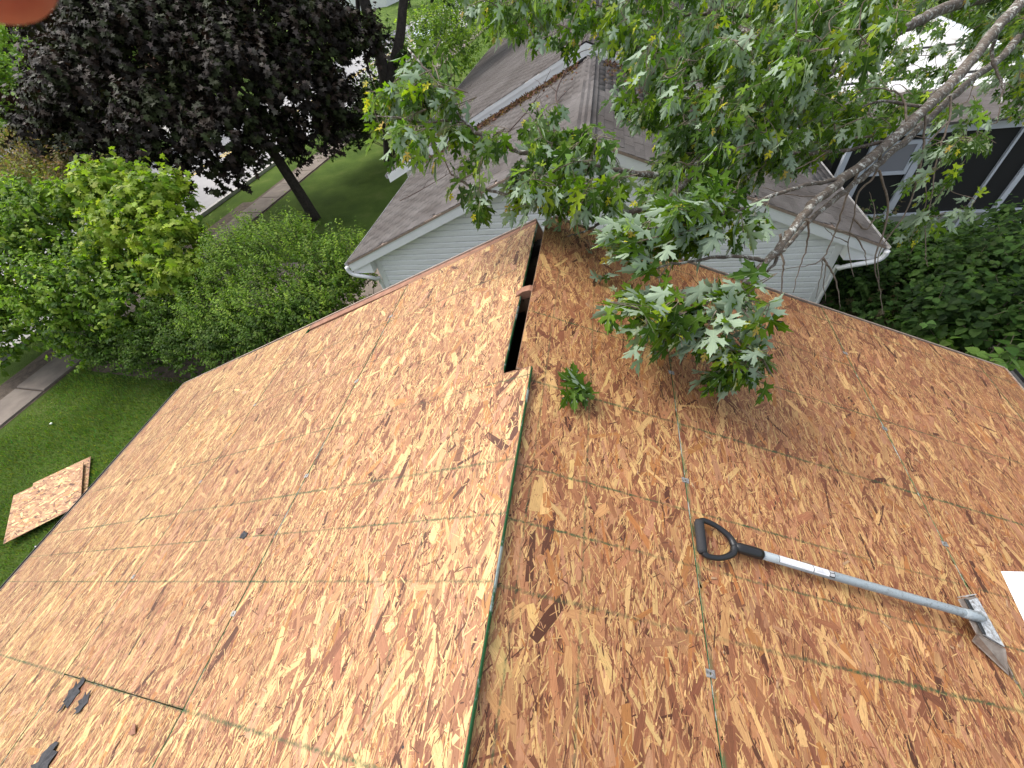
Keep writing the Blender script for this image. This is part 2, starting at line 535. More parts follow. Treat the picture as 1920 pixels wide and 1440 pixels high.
def leaves(parent, tmpl, pos, tip, nrm, size, tint, mat, n_parts=0, st=False, name='leaf', stuff_name='foliage'):
    """the n_parts leaves that show largest become objects, the rest one stuff mesh"""
    pos = np.asarray(pos); tip = np.asarray(tip); nrm = np.asarray(nrm); size = np.asarray(size); tint = np.asarray(tint)
    if n_parts:
        v = pos - CAM; z = v @ fw
        px = 960 + FPX * (v @ CR) / z; py = 720 + FPX * (v @ CD) / z
        score = np.where((z > 0.3) & (px > 10) & (px < 1910) & (py > 5) & (py < 1435), size / z, 0)
        order = np.argsort(-score)
        big = order[:n_parts]; big = big[score[big] > 0]
        rest = np.setdiff1d(np.arange(len(pos)), big)
        variants = []
        ntv = 10
        tv_t = tint[big][rng.integers(0, len(big), ntv)]
        # group by nearest variant colour so that the look stays varied
        for i in range(ntv):
            for q, (tv, tf) in enumerate(tmpl):
                me = raw_mesh(name, tv, tf, np.repeat(tv_t[i:i + 1], len(tv), 0), tv if st else None)
                me.materials.append(mat); variants.append((i, me))
        base = root_loc(parent)
        R = frames(tip[big], nrm[big])
        for j, b in enumerate(big):
            i = int(np.argmin(((tv_t - tint[b]) ** 2).sum(1)))
            me = variants[i * len(tmpl) + random.randrange(len(tmpl))][1]
            o = bpy.data.objects.new(name, me)
            M = Matrix([[R[j][r][c] * size[b] for c in range(3)] + [pos[b][r] - base[r]] for r in range(3)] + [[0, 0, 0, 1]])
            o.matrix_local = M
            COL.objects.link(o); o.parent = parent
    else:
        rest = np.arange(len(pos))
    if len(rest):
        merged_leaves(stuff_name, tmpl, pos[rest], tip[rest], nrm[rest], size[rest], tint[rest], mat, parent, st)


def unit(v): return v / (np.linalg.norm(v, axis=-1, keepdims=True) + 1e-9)


# ------------------------------------------------------------------ the setting: ground, street, pavement
_gm = Mat("lawn_grass", 0.95, spec=0.1)
_gv = _gm.geo()
_c = _gm.ramp(_gm.noise(_gv, 0.9, 5, 0.6), [(0.3, (0.060, 0.105, 0.018)), (0.55, (0.096, 0.155, 0.026)), (0.75, (0.150, 0.195, 0.05))])
_c = _gm.mix(0.8, _c, _gm.ramp(_gm.noise(_gv, 40, 4, 0.8), [(0.3, 0.55), (0.7, 1.45)]), 'MULTIPLY')
_gm.color(_c); _gm.bump(_gm.noise(_gv, 50, 4, 0.8), 1.0, 0.06)
M_lawn = _gm.m
M_asphalt = noisy("worn_light_asphalt", (0.30, 0.29, 0.29), (0.38, 0.37, 0.37), 1.2, 0.9, 0.3)
M_concrete = noisy("old_pavement_concrete", (0.13, 0.105, 0.085), (0.225, 0.185, 0.15), 2.2, 0.9, 0.4)
M_soil = noisy("bare_soil_and_mulch", (0.045, 0.03, 0.02), (0.13, 0.095, 0.065), 7, 0.95, 0.6, 0.02)
M_kerb = noisy("kerb_concrete", (0.40, 0.38, 0.36), (0.5, 0.48, 0.45), 6, 0.9)
M_yellow = noisy("yellow_road_paint", (0.62, 0.42, 0.06), (0.5, 0.36, 0.10), 30, 0.8)

b = MB(); b.add([(-420, -420, 0), (420, -420, 0), (420, 420, 0), (-420, 420, 0)], [(0, 1, 2, 3)])
tag(b.build('ground', M_lawn), kind='structure')


def rx(x, y): return x + 0.062 * (y - 5)        # the street is turned a little against the house


def strip(name, xa, xb, y0, y1, z, mat, n=1, parent=None, dz=0.0):
    b = MB()
    ys = np.linspace(y0, y1, n + 1)
    for i in range(n):
        a, c = ys[i], ys[i + 1]
        if dz:
            b.hexa([(rx(xa, a), a, z - dz), (rx(xb, a), a, z - dz), (rx(xb, c), c, z - dz), (rx(xa, c), c, z - dz),
                    (rx(xa, a), a, z), (rx(xb, a), a, z), (rx(xb, c), c, z), (rx(xa, c), c, z)])
        else:
            b.add([(rx(xa, a), a, z), (rx(xb, a), a, z), (rx(xb, c), c, z), (rx(xa, c), c, z)], [(0, 1, 2, 3)])
    return b.build(name, mat, parent, fix=False)


tag(strip('street', -23.6, -15.1, -60, 260, 0.004, M_asphalt), kind='structure')
kerb = tag(strip('kerb', -15.1, -14.95, -60, 260, 0.12, M_kerb, dz=0.13), kind='structure')
kerb2 = tag(strip('kerb', -23.75, -23.6, -60, 260, 0.12, M_kerb, dz=0.13), kind='structure')
rm = empty('road_marking', kind='structure')
strip('painted_line', -19.45, -19.33, -60, 260, 0.008, M_yellow, parent=rm)
strip('painted_line', -19.20, -19.08, -60, 260, 0.008, M_yellow, parent=rm)
# pavement of concrete slabs with open joints
pv = empty('pavement', kind='structure')
strip('pavement_bed', -13.5, -12.3, -20, 90, 0.006, M_soil, parent=pv)
slab = MB(); slab.hexa([(-0.47, -0.60, 0.0), (0.47, -0.60, 0.0), (0.47, 0.60, 0.0), (-0.47, 0.60, 0.0),
                        (-0.46, -0.59, 0.035), (0.46, -0.59, 0.035), (0.46, 0.59, 0.035), (-0.46, 0.59, 0.035)])
sme = mesh('concrete_slab', slab.v, slab.f); sme.materials.append(M_concrete)
for i in range(46):
    y = -6 + i * 1.225
    o = bpy.data.objects.new('concrete_slab', sme); COL.objects.link(o); o.parent = pv
    o.location = (rx(-12.82, y), y, 0.007 + random.uniform(-0.002, 0.006)); o.rotation_euler = (random.uniform(-.01, .01), random.uniform(-.01, .01), -0.062)
tag(strip('worn_dirt_verge', -13.95, -13.5, -2, 14, 0.005, M_soil, 12), kind='structure')
# soil under the hedge and a gravelly drive behind it
b = MB(); b.add([(-11.9, 5.1, 0.005), (-8.6, 4.78, 0.005), (-5.2, 5.2, 0.005), (-4.2, 5.0, 0.005), (-4.2, 7.4, 0.005), (-11.9, 7.4, 0.005)], [(0, 1, 2, 3, 4, 5)])
tag(b.build('planting_bed', M_soil), kind='structure')
b = MB(); b.add([(-12.2, 7.5, 0.009), (-4.4, 7.5, 0.009), (-4.4, 9.6, 0.009), (-12.0, 9.6, 0.009)], [(0, 1, 2, 3)])
tag(b.build('driveway', M_concrete), kind='structure')
b = MB(); b.add([(-42, 24.2, 0.009), (-25, 23.5, 0.009), (-25, 26.8, 0.009), (-42, 27.5, 0.009)], [(0, 1, 2, 3)])
tag(b.build('far_driveway', M_kerb), kind='structure')
b = MB(); b.add([(4.4, 0.5, 0.009), (14, 0.5, 0.009), (14, 9.6, 0.009), (4.4, 9.6, 0.009)], [(0, 1, 2, 3)])
tag(b.build('side_yard_soil', M_soil), kind='structure')

# grass blades over the lawn in view: stuff
N = 90000
gx = rng.uniform(-12.2, -4.6, N); gy = rng.uniform(-3.0, 5.3, N)
kp = ~((gy > 4.95) & (gx > -11.7))
gx, gy = gx[kp], gy[kp]; N = len(gx)
ang = rng.uniform(0, 2 * np.pi, N); h = rng.uniform(0.03, 0.075, N) * (1 + 0.5 * np.sin(gx * 1.7) * np.sin(gy * 2.1)); w = rng.uniform(0.004, 0.010, N)
dx, dy = np.cos(ang), np.sin(ang); ln = rng.uniform(0.2, 0.9, N) * h
bx_ = np.stack([gx - dx * w, gy - dy * w, np.zeros(N)], 1); b2 = np.stack([gx + dx * w, gy + dy * w, np.zeros(N)], 1)
tp = np.stack([gx - dy * ln, gy + dx * ln, h], 1)
V = np.stack([bx_, b2, tp], 1).reshape(-1, 3)
gt = np.array([0.118, 0.190, 0.026]) * rng.uniform(0.55, 1.5, (N, 1)) * (1 + 0.25 * rng.standard_normal((N, 3)) * np.array([1, .4, .6]))
gt *= (0.8 + 0.35 * (np.sin(gx * 0.9 + 2 * np.sin(gy * 0.7)) * 0.5 + 0.5))[:, None]
gme = raw_mesh('grass', V, np.arange(3 * N).reshape(-1, 3), np.repeat(np.clip(gt, 0.004, 1), 3, 0))
tag(link('grass', gme, None, [M_far]), kind='stuff')
# clover heads and litter on the lawn
b = MB()
for i in range(26):
    x, y = random.uniform(-12, -5), random.uniform(-2, 4.5); s = random.uniform(0.008, 0.02)
    b.hexa([(x - s, y - s, 0.03), (x + s, y - s * .6, 0.03), (x + s, y + s, 0.03), (x - s * .7, y + s, 0.03), (x - s, y - s, 0.05), (x + s, y - s, 0.055), (x + s, y + s, 0.05), (x - s, y + s, 0.05)])
tag(b.build('clover_flowers', M_white, fix=False), kind='stuff')

# ------------------------------------------------------------------ our roof
def WL(sd, y, h=0.0):
    """point on the left slope: sd metres down from the ridge, h above the sheet tops"""
    return np.array([-sd * COSA - h * SINA, y, GZ - sd * SINA + h * COSA])


def WR(sd, y, h=0.0):
    """point on the right slope"""
    return np.array([RIDGE_R + sd * COSA + h * SINA, y, GZ - sd * SINA + h * COSA])


PAL = np.array([[0.66, 0.475, 0.225], [0.54, 0.335, 0.165], [0.43, 0.235, 0.125], [0.385, 0.195, 0.107], [0.31, 0.145, 0.080], [0.225, 0.098, 0.056], [0.42, 0.205, 0.078], [0.105, 0.045, 0.028], [0.47, 0.27, 0.165]])
PALW = np.array([0.075, 0.10, 0.17, 0.19, 0.17, 0.11, 0.06, 0.035, 0.09])


def osb_panel(parent, WF, corners, mat, edge, th=0.0135, label=None, dens=1.0, name='osb_panel', notch=None):
    """corners: (sd0, sd1, y0 at sd0, y1 at sd0, y0 at sd1, y1 at sd1)"""
    s0, s1, ya0, yb0, ya1, yb1 = corners
    area = (s1 - s0) * (0.5 * (yb0 - ya0) + 0.5 * (yb1 - ya1))
    V = [WF(s0, ya0, -th), WF(s0, yb0, -th), WF(s1, yb1, -th), WF(s1, ya1, -th), WF(s0, ya0, 0), WF(s0, yb0, 0), WF(s1, yb1, 0), WF(s1, ya1, 0)]
    F = [(0, 1, 2, 3), (4, 7, 6, 5), (0, 4, 5, 1), (1, 5, 6, 2), (2, 6, 7, 3), (3, 7, 4, 0)]
    # strands: hexagonal flakes
    sheet_tone = rng.uniform(0.93, 1.06) * rng.uniform(0.975, 1.025, 3)
    layers = []
    def flakes(n, lmin, lmax, wmin, wmax, spread, hmin, hmax, pw):
        n = int(n)
        sd = rng.uniform(s0, s1, n); f = (sd - s0) / (s1 - s0)
        y = (ya0 * (1 - f) + ya1 * f) + rng.uniform(0, 1, n) * ((yb0 - ya0) * (1 - f) + (yb1 - ya1) * f)
        L = rng.uniform(lmin, lmax, n) * 0.5; W = rng.uniform(0, 1, n) ** 1.7 * (wmax - wmin) * 0.5 + wmin * 0.5
        a = rng.normal(0, spread, n)
        odd = rng.random(n) < 0.10; a = np.where(odd, rng.uniform(-1.5, 1.5, n), a)
        ca, sa = np.cos(a), np.sin(a)
        k1 = rng.uniform(-0.5, 0.5, n); k2 = rng.uniform(-0.5, 0.5, n); tp = rng.uniform(0.6, 1.05, n)
        lu = np.stack([-L, -L * (0.96 - 0.2 * np.abs(k1)), 0.15 * L, L, L * (0.96 - 0.25 * np.abs(k2)), -0.1 * L], 1)
        lw = np.stack([-W * k1 * 1.6 - 0.5 * W, W, W * tp, W * (0.4 + 0.5 * k2), -W * (0.9 + .2 * k1), -W], 1)
        yy = y[:, None] + lu * ca[:, None] - lw * sa[:, None]
        ss = sd[:, None] + lu * sa[:, None] + lw * ca[:, None]
        ss = np.clip(ss, s0 + 0.001, s1 - 0.001)
        ff = (ss - s0) / (s1 - s0)
        yy = np.clip(yy, ya0 * (1 - ff) + ya1 * ff + 0.001, yb0 * (1 - ff) + yb1 * ff - 0.001)
        z = np.sort(rng.uniform(hmin, hmax, n))
        tl = rng.normal(0, 0.00012, n)
        hh = np.maximum(z[:, None] + lu / L[:, None] * tl[:, None], 0.00005)
        P = np.stack([ss, yy, hh], -1)
        ci = rng.choice(len(PAL), n, p=pw / pw.sum())
        tint = PAL[ci] * sheet_tone * rng.uniform(0.85, 1.14, (n, 1)) * rng.uniform(0.96, 1.04, (n, 3))
        st = np.stack([lu, lw, np.repeat(rng.uniform(0, 100, (n, 1)), 6, 1)], -1)
        layers.append((P.reshape(-1, 3), np.repeat(tint, 6, 0), st.reshape(-1, 3)))
    A = area * dens
    flakes(A * 1600, 0.06, 0.15, 0.010, 0.034, 0.42, 0.00010, 0.00045, PALW)
    flakes(A * 2000, 0.05, 0.16, 0.006, 0.030, 0.38, 0.00045, 0.00085, PALW)
    flakes(A * 6600, 0.03, 0.13, 0.0022, 0.0095, 0.30, 0.0005, 0.00115, np.array([.19, .17, .12, .12, .12, .12, .05, .04, .07]))
    flakes(A * 330, 0.07, 0.17, 0.012, 0.040, 0.42, 0.00090, 0.0014, np.array([.17, .12, .15, .14, .12, .12, .1, .05, .1]))
    flakes(A * 2400, 0.010, 0.05, 0.002, 0.005, 0.50, 0.0013, 0.0016, np.array([.32, .18, .06, .06, .08, .14, .03, .10, .03]))
    P = np.concatenate([l[0] for l in layers]); T = np.concatenate([l[1] for l in layers]); S = np.concatenate([l[2] for l in layers])
    o_ = WF(0, 0, 0); es = WF(1, 0, 0) - o_; ey = np.array([0, 1.0, 0]); eh = WF(0, 0, 1) - o_
    Wd = o_ + P[:, :1] * es + P[:, 1:2] * ey + P[:, 2:3] * eh
    if notch is not None:
        # notch: (sd0, sd1, y0, y1) cut out of the sheet; the core becomes two blocks
        PP = P.reshape(-1, 6, 3)
        hit = ((PP[:, :, 0] > notch[0]) & (PP[:, :, 0] < notch[1]) & (PP[:, :, 1] > notch[2]) & (PP[:, :, 1] < notch[3])).any(1)
        kp6 = np.repeat(~hit, 6); P = P[kp6]; T = T[kp6]; S = S[kp6]; Wd = Wd[kp6]
    n = len(P) // 6
    flip = np.cross(ey, es) @ eh     # keep the faces pointing up
    idx = np.arange(6) if flip > 0 else np.arange(5, -1, -1)
    if notch is not None:
        ys_ = notch[3] if notch[2] < ya0 + .01 else notch[2]
        blocks = [(notch[1], s1, ya0, yb0)] + ([(s0, notch[1] - 0.0002, ys_, yb0)] if notch[2] < ya0 + .01 else [(s0, notch[1] - 0.0002, ya0, ys_)])
        V = []; F6 = F; F = []
        for q, (u0, u1, y0_, y1_) in enumerate(blocks):
            V += [WF(u0, y0_, -th), WF(u0, y1_, -th), WF(u1, y1_, -th), WF(u1, y0_, -th), WF(u0, y0_, 0), WF(u0, y1_, 0), WF(u1, y1_, 0), WF(u1, y0_, 0)]
            F += [tuple(k + 8 * q for k in f) for f in F6]
    nb = len(F); nv = len(V)
    hexf = (np.arange(n)[:, None] * 6 + idx[None]) + nv
    me = bpy.data.meshes.new(name)
    allv = np.concatenate([np.array(V), Wd])
    me.vertices.add(len(allv)); me.vertices.foreach_set('co', allv.astype(np.float32).ravel())
    loops = np.concatenate([np.array(F).ravel(), hexf.ravel()]).astype(np.int32)
    me.loops.add(len(loops)); me.loops.foreach_set('vertex_index', loops)
    starts = np.concatenate([np.arange(nb) * 4, 4 * nb + np.arange(n) * 6]).astype(np.int32)
    tot = np.concatenate([np.full(nb, 4), np.full(n, 6)]).astype(np.int32)
    me.polygons.add(n + nb); me.polygons.foreach_set('loop_start', starts); me.polygons.foreach_set('loop_total', tot)
    mi = np.zeros(n + nb, np.int32)
    for q in range(0, nb, 6): mi[[q, q + 2, q + 3, q + 4, q + 5]] = 1
    me.polygons.foreach_set('material_index', mi)
    a = me.attributes.new("tint", 'FLOAT_COLOR', 'POINT')
    t8 = np.concatenate([np.tile([[0.33, 0.18, 0.11]], (nv, 1)), T]); a.data.foreach_set('color', np.concatenate([t8, np.ones((len(t8), 1))], 1).astype(np.float32).ravel())
    s8 = np.concatenate([np.array([[p[1], p[0], 0] for p in V]), S]); q = me.attributes.new("st", 'FLOAT_VECTOR', 'POINT'); q.data.foreach_set('vector', s8.astype(np.float32).ravel())
    me.update(calc_edges=True)
    o = link(name, me, parent, [mat, edge])
    return tag(o, label)


house = empty('sheathed_house', (0, 0, 0), 'low house whose gable roof is stripped to bare strand board sheathing, under the camera', 'house')
YB = -4.9
# left slope, four rows of sheets from the ridge down to the eave
rowsL = [(0.118, 1.220), (1.2255, 2.442), (2.4475, 3.664), (3.6695, 4.868)]
# the first sheet runs over the ridge, with a long notch cut out for the vent slot
osb_panel(house, WL, (-0.026, rowsL[0][1], -1.255, 2.492, -1.255, 2.452), M_osb_l, M_edge, th=0.0155, notch=(-0.1, 0.118, 1.180, 3.0), label='strand board sheet whose green painted edge runs past the ridge, notched for the slot')
osb_panel(house, WL, (0.03, rowsL[0][1], -3.70, -1.260, -3.70, -1.260), M_osb_l, M_edge, dens=0.3)
osb_panel(house, WL, (0.03, rowsL[0][1], YB, -3.705, YB, -3.705), M_osb_l, M_edge, dens=0.3)
osb_panel(house, WL, (rowsL[1][0], rowsL[1][1], -0.1105, 2.450, -0.1105, 2.405), M_osb_l, M_edge)
osb_panel(house, WL, (rowsL[1][0], rowsL[1][1], -2.55, -0.1135, -2.55, -0.1135), M_osb_l, M_edge)
osb_panel(house, WL, (rowsL[1][0], rowsL[1][1], YB, -2.555, YB, -2.555), M_osb_l, M_edge, dens=0.3)
osb_panel(house, WL, (rowsL[2][0], rowsL[2][1], -0.95, 2.528, -0.95, 2.528), M_osb_l, M_edge)
osb_panel(house, WL, (rowsL[2][0], rowsL[2][1], YB, -0.955, YB, -0.955), M_osb_l, M_edge, dens=0.3)
osb_panel(house, WL, (rowsL[3][0], rowsL[3][1], -0.60, 2.542, -0.60, 2.542), M_osb_l, M_edge)
osb_panel(house, WL, (rowsL[3][0], rowsL[3][1], YB, -0.605, YB, -0.605), M_osb_l, M_edge, dens=0.3)
# right slope
d0_ = 0.043
rowsR = [(0.0, 0.6965 + d0_), (0.7005 + d0_, 1.916 + d0_), (1.920 + d0_, 3.137 + d0_), (3.141 + d0_, 3.455)]
osb_panel(house, WR, (0.0, rowsR[0][1], -1.26, 2.490, -1.26, 2.480), M_osb_r, M_edge_raw, notch=(-0.1, 0.048, -3.0, 1.178))
osb_panel(house, WR, (0.048, rowsR[0][1], YB, -1.265, YB, -1.265), M_osb_r, M_edge, dens=0.3)
osb_panel(house, WR, (rowsR[1][0], rowsR[1][1], -1.15, 2.495, -1.15, 2.495), M_osb_r, M_edge)
osb_panel(house, WR, (rowsR[1][0], rowsR[1][1], YB, -1.155, YB, -1.155), M_osb_r, M_edge, dens=0.3)
osb_panel(house, WR, (rowsR[2][0], rowsR[2][1], -1.15, 2.505, -1.15, 2.505), M_osb_r, M_edge)
osb_panel(house, WR, (rowsR[2][0], rowsR[2][1], YB, -1.155, YB, -1.155), M_osb_r, M_edge, dens=0.3)
osb_panel(house, WR, (rowsR[3][0], rowsR[3][1], -1.9, 2.515, -1.9, 2.515), M_osb_r, M_edge)
osb_panel(house, WR, (rowsR[3][0], rowsR[3][1], YB, -1.905, YB, -1.905), M_osb_r, M_edge, dens=0.3)


def slope_bar(WF, s0, s1, y0, y1, h0, h1):
    b = MB()
    b.hexa([WF(s0, y0, h0), WF(s0, y1, h0), WF(s1, y1, h0), WF(s1, y0, h0), WF(s0, y0, h1), WF(s0, y1, h1), WF(s1, y1, h1), WF(s1, y0, h1)])
    return b


slope_bar(WL, 0.13, 4.86, 2.385, 2.470, -0.105, -0.0185).build('rake_board', M_lumber_new, house)
bb = slope_bar(WL, 0.13, 2.45, 2.4715, 2.545, -0.12, -0.003); bb.build('rake_board', M_lumber, house, bevel=0.003)
slope_bar(WL, 0.13, 4.88, 2.5475, 2.558, -0.15, 0.004).build('drip_edge', M_drip, house)
slope_bar(WR, 0.05, 3.46, 2.517, 2.528, -0.14, 0.003).build('drip_edge', M_drip, house)
slope_bar(WR, 0.02, 3.44, 2.43, 2.470, -0.105, -0.0185).build('rake_board', M_lumber_new, house)
slope_bar(WL, 4.870, 4.882, YB, 2.545, -0.10, 0.006).build('drip_edge', M_drip, house)
slope_bar(WR, 3.457, 3.468, YB, 2.515, -0.10, 0.004).build('drip_edge', M_drip, house)
# ridge board, rafters and the peeling joint that shows in the slot
b = MB(); b.box((-0.095, 1.745, GZ - 0.34), (-0.055, 1.785, GZ - 0.075)); b.build('king_stud', M_lumber_new, house)
b = MB(); b.prism([(-0.135, 1.735, GZ - 0.085), (-0.022, 1.735, GZ - 0.045), (-0.022, 1.735, GZ - 0.022), (-0.060, 1.735, GZ - 0.012), (-0.095, 1.735, GZ - 0.022), (-0.135, 1.735, GZ - 0.050)], (0, 0.045, 0))
b.build('rafter_peak', M_lumber, house)
for k in range(12):
    y = 2.38 - 0.61 * k
    bL = slope_bar(WL, 0.13, 4.80, y - 0.019, y + 0.019, -0.11, -0.0185)
    bL.build('rafter', M_lumber_new, house)
    slope_bar(WR, 0.06, 3.40, y - 0.019, y + 0.019, -0.11, -0.0185).build('rafter', M_lumber_new, house)
# walls
zl = GZ - 4.6 * SINA - 0.12; zr = GZ - 3.15 * SINA - 0.12
b = MB()
pl = [(-4.2, 0.0), (2.85, 0.0), (2.85, zr + 0.0), (-0.04, GZ - 0.14), (-4.2, zl + 0.0)]
b.prism([(x, 2.30, z) for x, z in pl], (0, -0.12, 0)); b.prism([(x, -4.6, z) for x, z in pl], (0, -0.12, 0))
b.box((-4.2, -4.6, 0), (-4.08, 2.18, zl)); b.box((2.73, -4.6, 0), (2.85, 2.18, zr))
b.build('wall', M_housewall, house)
b = MB()
b.prism([(-2.2, 2.30, GZ - 1.5), (2.0, 2.30, GZ - 1.5), (1.9, 2.30, GZ - 1.94 * TAN - 0.035), (-0.02, 2.30, GZ - 0.075), (-0.13, 2.30, GZ - 0.105), (-2.2, 2.30, GZ - 2.2 * TAN - 0.035)], (0, 0.075, 0))
b.build('gable_light_blocker', Mat("dark_light_blocker", 0.9, (0.022, 0.015, 0.011)).m, house)  # near-black board added to block light through the gap at the slot's top
b = MB(); b.box((-4.08, -4.6, zl - 0.15), (2.73, 2.18, zl - 0.12)); b.build('attic_floor', M_lumber, house)
b = slope_bar(WL, 4.84, 4.868, YB, 2.53, -0.19, -0.015); b.build('fascia', M_blackgutter, house)
b = slope_bar(WR, 3.43, 3.455, YB, 2.50, -0.19, -0.015); b.build('fascia', M_blackgutter, house)


def gutter(xc, sgn, y0, y1, z, mat, parent, w=0.11, d=0.09, t=0.004):
    b = MB()
    x0 = xc
    prof = [(0, 0), (0, -d), (w * 0.75, -d), (w * 0.8, -d * 0.5), (w, -d * 0.25), (w, 0.0)]
    inner = [(w - t, 0.0), (w - t, -d * 0.25), (w * 0.8 - t, -d * 0.5), (w * 0.72, -d + t), (t, -d + t), (t, 0)]
    p = [(x0 + sgn * a, y0, z + c) for a, c in prof + inner]
    b.prism(p, (0, y1 - y0, 0))
    return b.build('gutter', mat, parent)


eL = WL(4.868, 0); eR = WR(3.455, 0)
gutter(eL[0] - 0.006, -1, YB, 2.50, eL[2] - 0.05, M_blackgutter, house)
gutter(eR[0] + 0.006, 1, YB, 2.56, eR[2] - 0.045, M_blackgutter, house)

# metal clips between the sheets
def clip(WF, sd, y, label=None):
    o_ = WF(0, 0, 0); es = WF(1, 0, 0) - o_; eh = WF(0, 0, 1) - o_
    b = MB()
    c = WF(sd, y, 0)
    def q(s, yy, h): return c + es * s + np.array([0, yy, 0]) + eh * h
    w = 0.0105
    for sg in (-1, 1):
        b.hexa([q(-0.015 if sg > 0 else 0.003, -w, 0.0016), q(-0.015 if sg > 0 else 0.003, w, 0.0016), q(-0.003 if sg > 0 else 0.015, w, 0.0016), q(-0.003 if sg > 0 else 0.015, -w, 0.0016),
                q(-0.015 if sg > 0 else 0.003, -w, 0.0028), q(-0.015 if sg > 0 else 0.003, w, 0.0028), q(-0.003 if sg > 0 else 0.015, w, 0.0028), q(-0.003 if sg > 0 else 0.015, -w, 0.0028)])
    for yy in (-0.006, 0.006):
        b.hexa([q(-0.0045, yy - .003, 0.0017), q(-0.0045, yy + .003, 0.0017), q(0.0045, yy + .003, 0.0017), q(0.0045, yy - .003, 0.0017),
                q(-0.0045, yy - .003, 0.0031), q(-0.0045, yy + .003, 0.0031), q(0.0045, yy + .003, 0.0031), q(0.0045, yy - .003, 0.0031)])
    b.build('sheathing_clip', M_galv, house)


for y in (0.20, 0.83, 1.47, 2.08): clip(WL, 1.222, y)
for y in (0.35, 0.95, 1.6): clip(WL, 2.445, y)
for y in (-0.38, 0.226, 0.855, 1.43, 2.05): clip(WR, 0.6985 + d0_, y)
for y in (0.28, 0.90, 1.50, 2.06): clip(WR, 1.9175 + d0_, y)

# nail heads over the rafters and slivers of wood left on the sheets
nb_ = MB(); M_nail = Mat("nail_head", 0.6, (0.03, 0.028, 0.026), 0.3).m
for WF, lim in ((WL, 4.8), (WR, 3.4)):
    o_ = WF(0, 0, 0); es = WF(1, 0, 0) - o_; eh = WF(0, 0, 1) - o_
    for k in range(8):
        y = 2.38 - 0.61 * k
        q = 0.16
        while q < lim:
            c = WF(q, y + random.uniform(-.012, .012), 0.0018)
            r = 0.0036
            nb_.add([c + es * r * math.cos(a) + np.array([0, r * math.sin(a), 0]) for a in np.linspace(0, 2 * math.pi, 7)[:6]], [(0, 1, 2, 3, 4, 5)])
            q += random.uniform(0.13, 0.20)
tag(nb_.build('nail_heads', M_nail, house, fix=False), kind='stuff')


# ------------------------------------------------------------------ things on the roof
# torn scraps of black felt
def scrap(WF, sd, y, outline, label, mat=M_felt, name='felt_scrap', cat='roofing scrap', group=None, rot=0.0, curl=0.012, th=0.0018):
    c = WF(sd, y, 0.0017)
    o_ = WF(0, 0, 0); es = WF(1, 0, 0) - o_; eh = WF(0, 0, 1) - o_; ey = np.array([0, 1.0, 0])
    root = []
    n = len(outline)
    ctr = np.mean(outline, 0)
    top, bot = [], []
    for a, q in list(outline) + [tuple(ctr)]:
        a2, q2 = a * math.cos(rot) - q * math.sin(rot), a * math.sin(rot) + q * math.cos(rot)
        hh = random.uniform(0, curl)
        p = es * a2 + ey * q2
        top.append(p + eh * (hh + th)); bot.append(p + eh * hh)
    b = MB()
    b.add(top + bot, [(i, (i + 1) % n, n) for i in range(n)] + [((i + 1) % n + n + 1, i + n + 1, 2 * n + 1) for i in range(n)] + [(i, i + n + 1, (i + 1) % n + n + 1, (i + 1) % n) for i in range(n)])
    o = b.build(name, mat)
    o.location = c
    return tag(o, label, cat, group)


def ragged(L, W, n=14, j=0.25):
    out = []
    for i in range(n):
        a = 2 * math.pi * i / n
        r = 1 + random.uniform(-j, j) * (1.5 if i % 3 == 0 else 0.8)
        out.append((W * math.cos(a) * r, L * math.sin(a) * r))
    return out


grp = 'torn scraps of black roofing felt'
scrap(WL, 2.19, -0.165, ragged(0.052, 0.042, 20, .33), 'long ragged black felt scrap beside a shorter one, low on the left slope', group=grp, rot=0.15)
scrap(WL, 2.03, -0.185, ragged(0.036, 0.032, 18, .33), 'shorter pointed black felt scrap lying against the long one on the left slope', group=grp, rot=-0.25)
scrap(WL, 2.03, -0.385, ragged(0.070, 0.075, 22, .33), 'black felt scrap cut by the bottom left edge of the photo', group=grp, rot=0.1)
scrap(WL, 1.492, 0.54, ragged(0.022, 0.024, 9, .35), 'small black felt crumb in the middle of the left slope next to a brown chip', group=grp)
scrap(WL, 1.365, 0.553, ragged(0.015, 0.024, 9, .25), 'reddish brown wood chip right of the black crumb on the left slope', M_lumber, 'wood_chip', 'wood chip', 'loose brown wood chips')
scrap(WL, 3.905, 1.13, ragged(0.03, 0.012, 9, .25), 'brown wood chip near the left eave', M_lumber, 'wood_chip', 'wood chip', 'loose brown wood chips')
scrap(WL, 1.47, -0.20, ragged(0.02, 0.022, 9, .25), 'dark brown wood chip left of the ridge sheet near the bottom of the photo', M_lumber, 'wood_chip', 'wood chip', 'loose brown wood chips')

M_chip = noisy("pale_wood_splinter", (0.42, 0.28, 0.15), (0.25, 0.13, 0.07), 40, 0.7)
db = MB()
for k in range(190):
    WF, lim = ((WL, 4.7), (WR, 3.3))[k % 2]
    o_ = WF(0, 0, 0); es = WF(1, 0, 0) - o_; eh = WF(0, 0, 1) - o_; ey = np.array([0, 1.0, 0])
    c = WF(random.uniform(.15, lim), random.uniform(-.7, 2.4), 0.0022); a = random.uniform(0, math.pi); L = random.uniform(.004, .022); w = random.uniform(.0015, .0045)
    d = es * math.cos(a) + ey * math.sin(a); e = -es * math.sin(a) + ey * math.cos(a); t = eh * random.uniform(.001, .003)
    db.hexa([c - d * L - e * w, c + d * L - e * w * .5, c + d * L * .9 + e * w, c - d * L * .8 + e * w, c - d * L - e * w + t, c + d * L - e * w * .5 + t * 1.5, c + d * L * .9 + e * w + t, c - d * L * .8 + e * w + t])
tag(db.build('wood_debris', M_chip, fix=False), kind='stuff')

